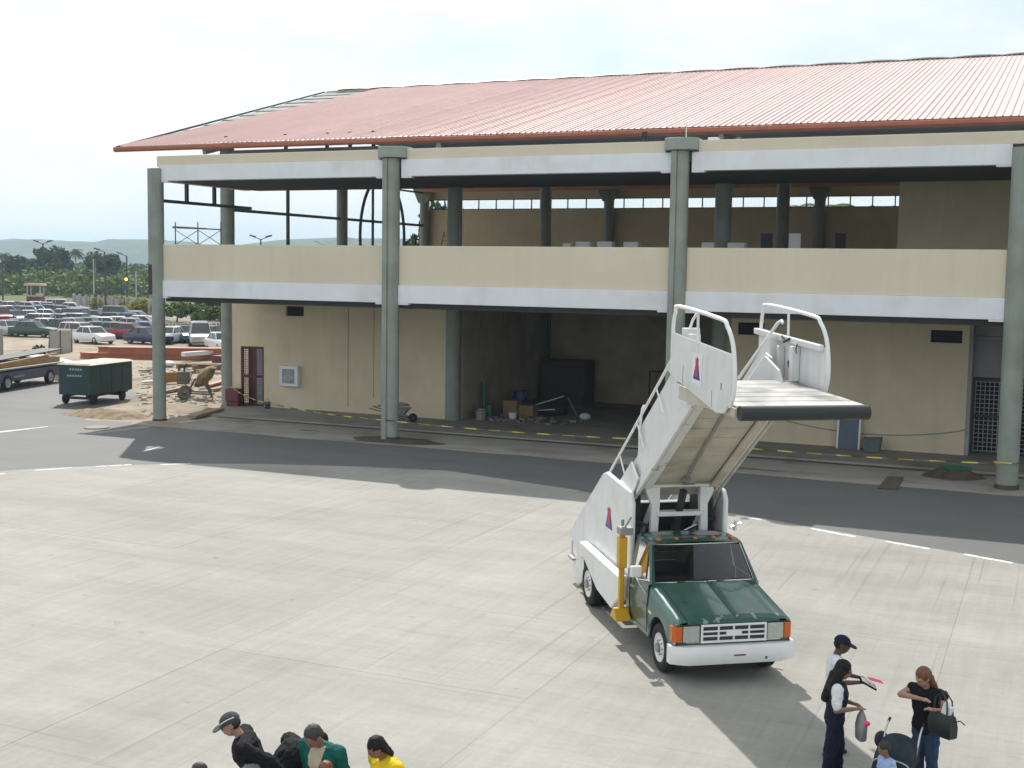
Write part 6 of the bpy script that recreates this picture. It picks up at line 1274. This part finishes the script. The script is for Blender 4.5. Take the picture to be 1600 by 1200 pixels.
# pushchair with a child
st0 = gz(1397, 1150, .98); st0.z = 0
stl = thing('pushchair', 'dark canopied pushchair with silver frame beside the auburn-haired person', 'pushchair', st0, R(-98)); stl.scale = (.88, .88, .92)
m_can = cloth('dark_canopy', (.022, .030, .040), (.03, .04, .05)); m_pfr = mat('silver_tube', (.55, .55, .55), .3, metal=.6, var=.05); m_pseat = cloth('yellow_print_seat', (.50, .40, .14), (.06, .07, .05))
for s in (-1, 1):
    bb = MB(); bb.tube([(-.62, s*.24, 1.04), (-.50, s*.24, .98), (-.1, s*.24, .55), (.38, s*.24, .10)], .014, 8); bb.build('side_tube', m_pfr, stl, smooth=60)
    bb = MB(); bb.tube([(-.42, s*.24, .10), (-.05, s*.24, .55)], .014, 8); bb.build('rear_leg', m_pfr, stl, smooth=60)
    bb = MB(); bb.tube([(-.62, s*.24, 1.04), (-.70, s*.24, 1.06)], .02, 8); bb.build('hand_grip', m_black, stl, smooth=60)
    for x in (.38, -.42):
        for d_ in (-.03, .03): bb = MB(); lathe(bb, [(-.012, .03), (-.015, .08), (0, .09), (.015, .08), (.012, .03)], (x, s*.24+d_, .09), 14); bb.build('wheel', m_tyre, stl, smooth=40)
bb = MB(); cs = []
for k in range(9):
    a = R(-12+138*k/8); cs.append([(-.22+.36*math.cos(a)*(1-.0*j), .27*math.cos(R(-90+180*j/10))*0+.26*math.sin(R(-90+180*j/10)), .62+.40*math.sin(a)*math.cos(R(-90+180*j/10))**.45) for j in range(11)])
bb.loft(cs, closed=False); cn = bb.build('canopy', m_can, stl, smooth=60); cn.modifiers.new('t', 'SOLIDIFY').thickness = .012
bb = MB(); bb.tube(cs[2], .010, 6); bb.build('canopy_hoop', m_pfr, cn, smooth=60)
bb = MB(); bb.prism([(-.28, .90), (-.12, .42), (.18, .40), (.18, .44), (-.08, .47), (-.24, .92)], 'y', -.21, .21); bb.build('seat', m_pseat, stl, bevel=.01)
bb = MB(); bb.ell((-.50, -.30, .80), (.12, .10, .12), 12, 8); bb.build('hanging_pouch', m_can, stl, smooth=60)
person('person', 'small child in light blue shirt sitting in front of the pushchair canopy', st0+Matrix.Rotation(R(-98), 3, 'Z') @ Vector((.20, -.03, -.04)), R(-130), .96, sk_m, c_lblue, c_navy, c_shoe, hair=SHORT, hairm=h_dkbr, pose=dict(lean=-4, head=(-25, 20)), seated=True, kid=True, vox=.009)
# group at the lower left
e0 = gz(352, 1118, 1.76); e0.z = 0
person('person', 'person in grey cap and black shirt with a grey print, looking left', e0, R(IR+188), 1.74, sk_l, c_black, c_navy, c_shoe, hair=SHORT, hairm=h_dkbr, cap=(c_gcap, c_gcap, mat('cap_stripe_white', (.6, .6, .65), .6, var=0)), sleeve='long', build=1.3, head_px=(352, 1116), pose=dict(lean=24, head=(4, 2), La=((-.13, .17, .66), (-.17, .15, .53))), top2=c_grey, print_fn=lambda p: 1 if (p.y > .02 and p.x > -.045 and p.z < .70-abs(p.x-.02)*.6) else 0)
f0 = gz(482, 1141, 1.72); f0.z = 0
person('person', 'person with short greying hair in teal jacket over a cream shirt', f0, R(-96), 1.70, sk_m, c_green, c_navy, c_shoe, hair=SHORT, hairm=h_grey, sleeve='long', build=1.25, head_px=(482, 1140), pose=dict(lean=12, head=(-10, 26)), top2=c_cream, print_fn=lambda p: 1 if p.x > .018 and abs(p.y) < .055 else 0)
g0 = gz(582, 1155, 1.62); g0.z = 0
person('person', 'person in bright yellow top with dark tied-back hair', g0, R(-118), 1.60, sk_m, c_yel, c_jean, c_shoe, hair=TIED, hairm=h_black, build=1.25, head_px=(580, 1155), pose=dict(lean=10, head=(-14, 20)))
k0 = gz(455, 1160, 1.32); k0.z = 0
person('person', 'stooping person in a plain black jacket beside the teal jacket', (0, 0, 0), R(60), 1.66, sk_m, c_black, c_black, c_shoe, hair=SHORT, hairm=h_black, sleeve='long', build=1.5, head_px=(458, 1160), anchor=(-.075, 0, .80), pose=dict(lean=48, head=(0, 45), La=((.14, .13, .70), (.22, .10, .60)), Ra=((.14, -.13, .70), (.22, -.10, .60))))
k1 = gz(315, 1192, 1.42); k1.z = 0
person('person', 'person of whom only the dark-haired crown shows below the grey cap', k1, R(IR+180), 1.40, sk_m, c_navy, c_jean, c_shoe, hair=SHORT, hairm=h_grey)
k2 = gz(510, 1189, 1.36); k2.z = 0
person('person', 'person of whom only the reddish hair shows before the teal jacket', k2, R(-80), 1.34, sk_l, c_cream, c_jean, c_shoe, hair=LONG, hairm=h_red)

# ------------------------------------------------------------------ air
m_air = bpy.data.materials.new('haze_air'); m_air.use_nodes = True; n = m_air.node_tree.nodes; n.clear()
o_ = n.new('ShaderNodeOutputMaterial'); v = n.new('ShaderNodeVolumePrincipled'); v.inputs['Color'].default_value = (.62, .81, 1.0, 1); v.inputs['Density'].default_value = .00030; v.inputs['Anisotropy'].default_value = .25
m_air.node_tree.links.new(v.outputs[0], o_.inputs['Volume'])
bb = MB(); bb.box(-3300, 1600, -350, 3300, -1.5, 95); tag(bb.build('haze', m_air), 'pale haze in the air over the whole place', 'haze', kind='stuff')
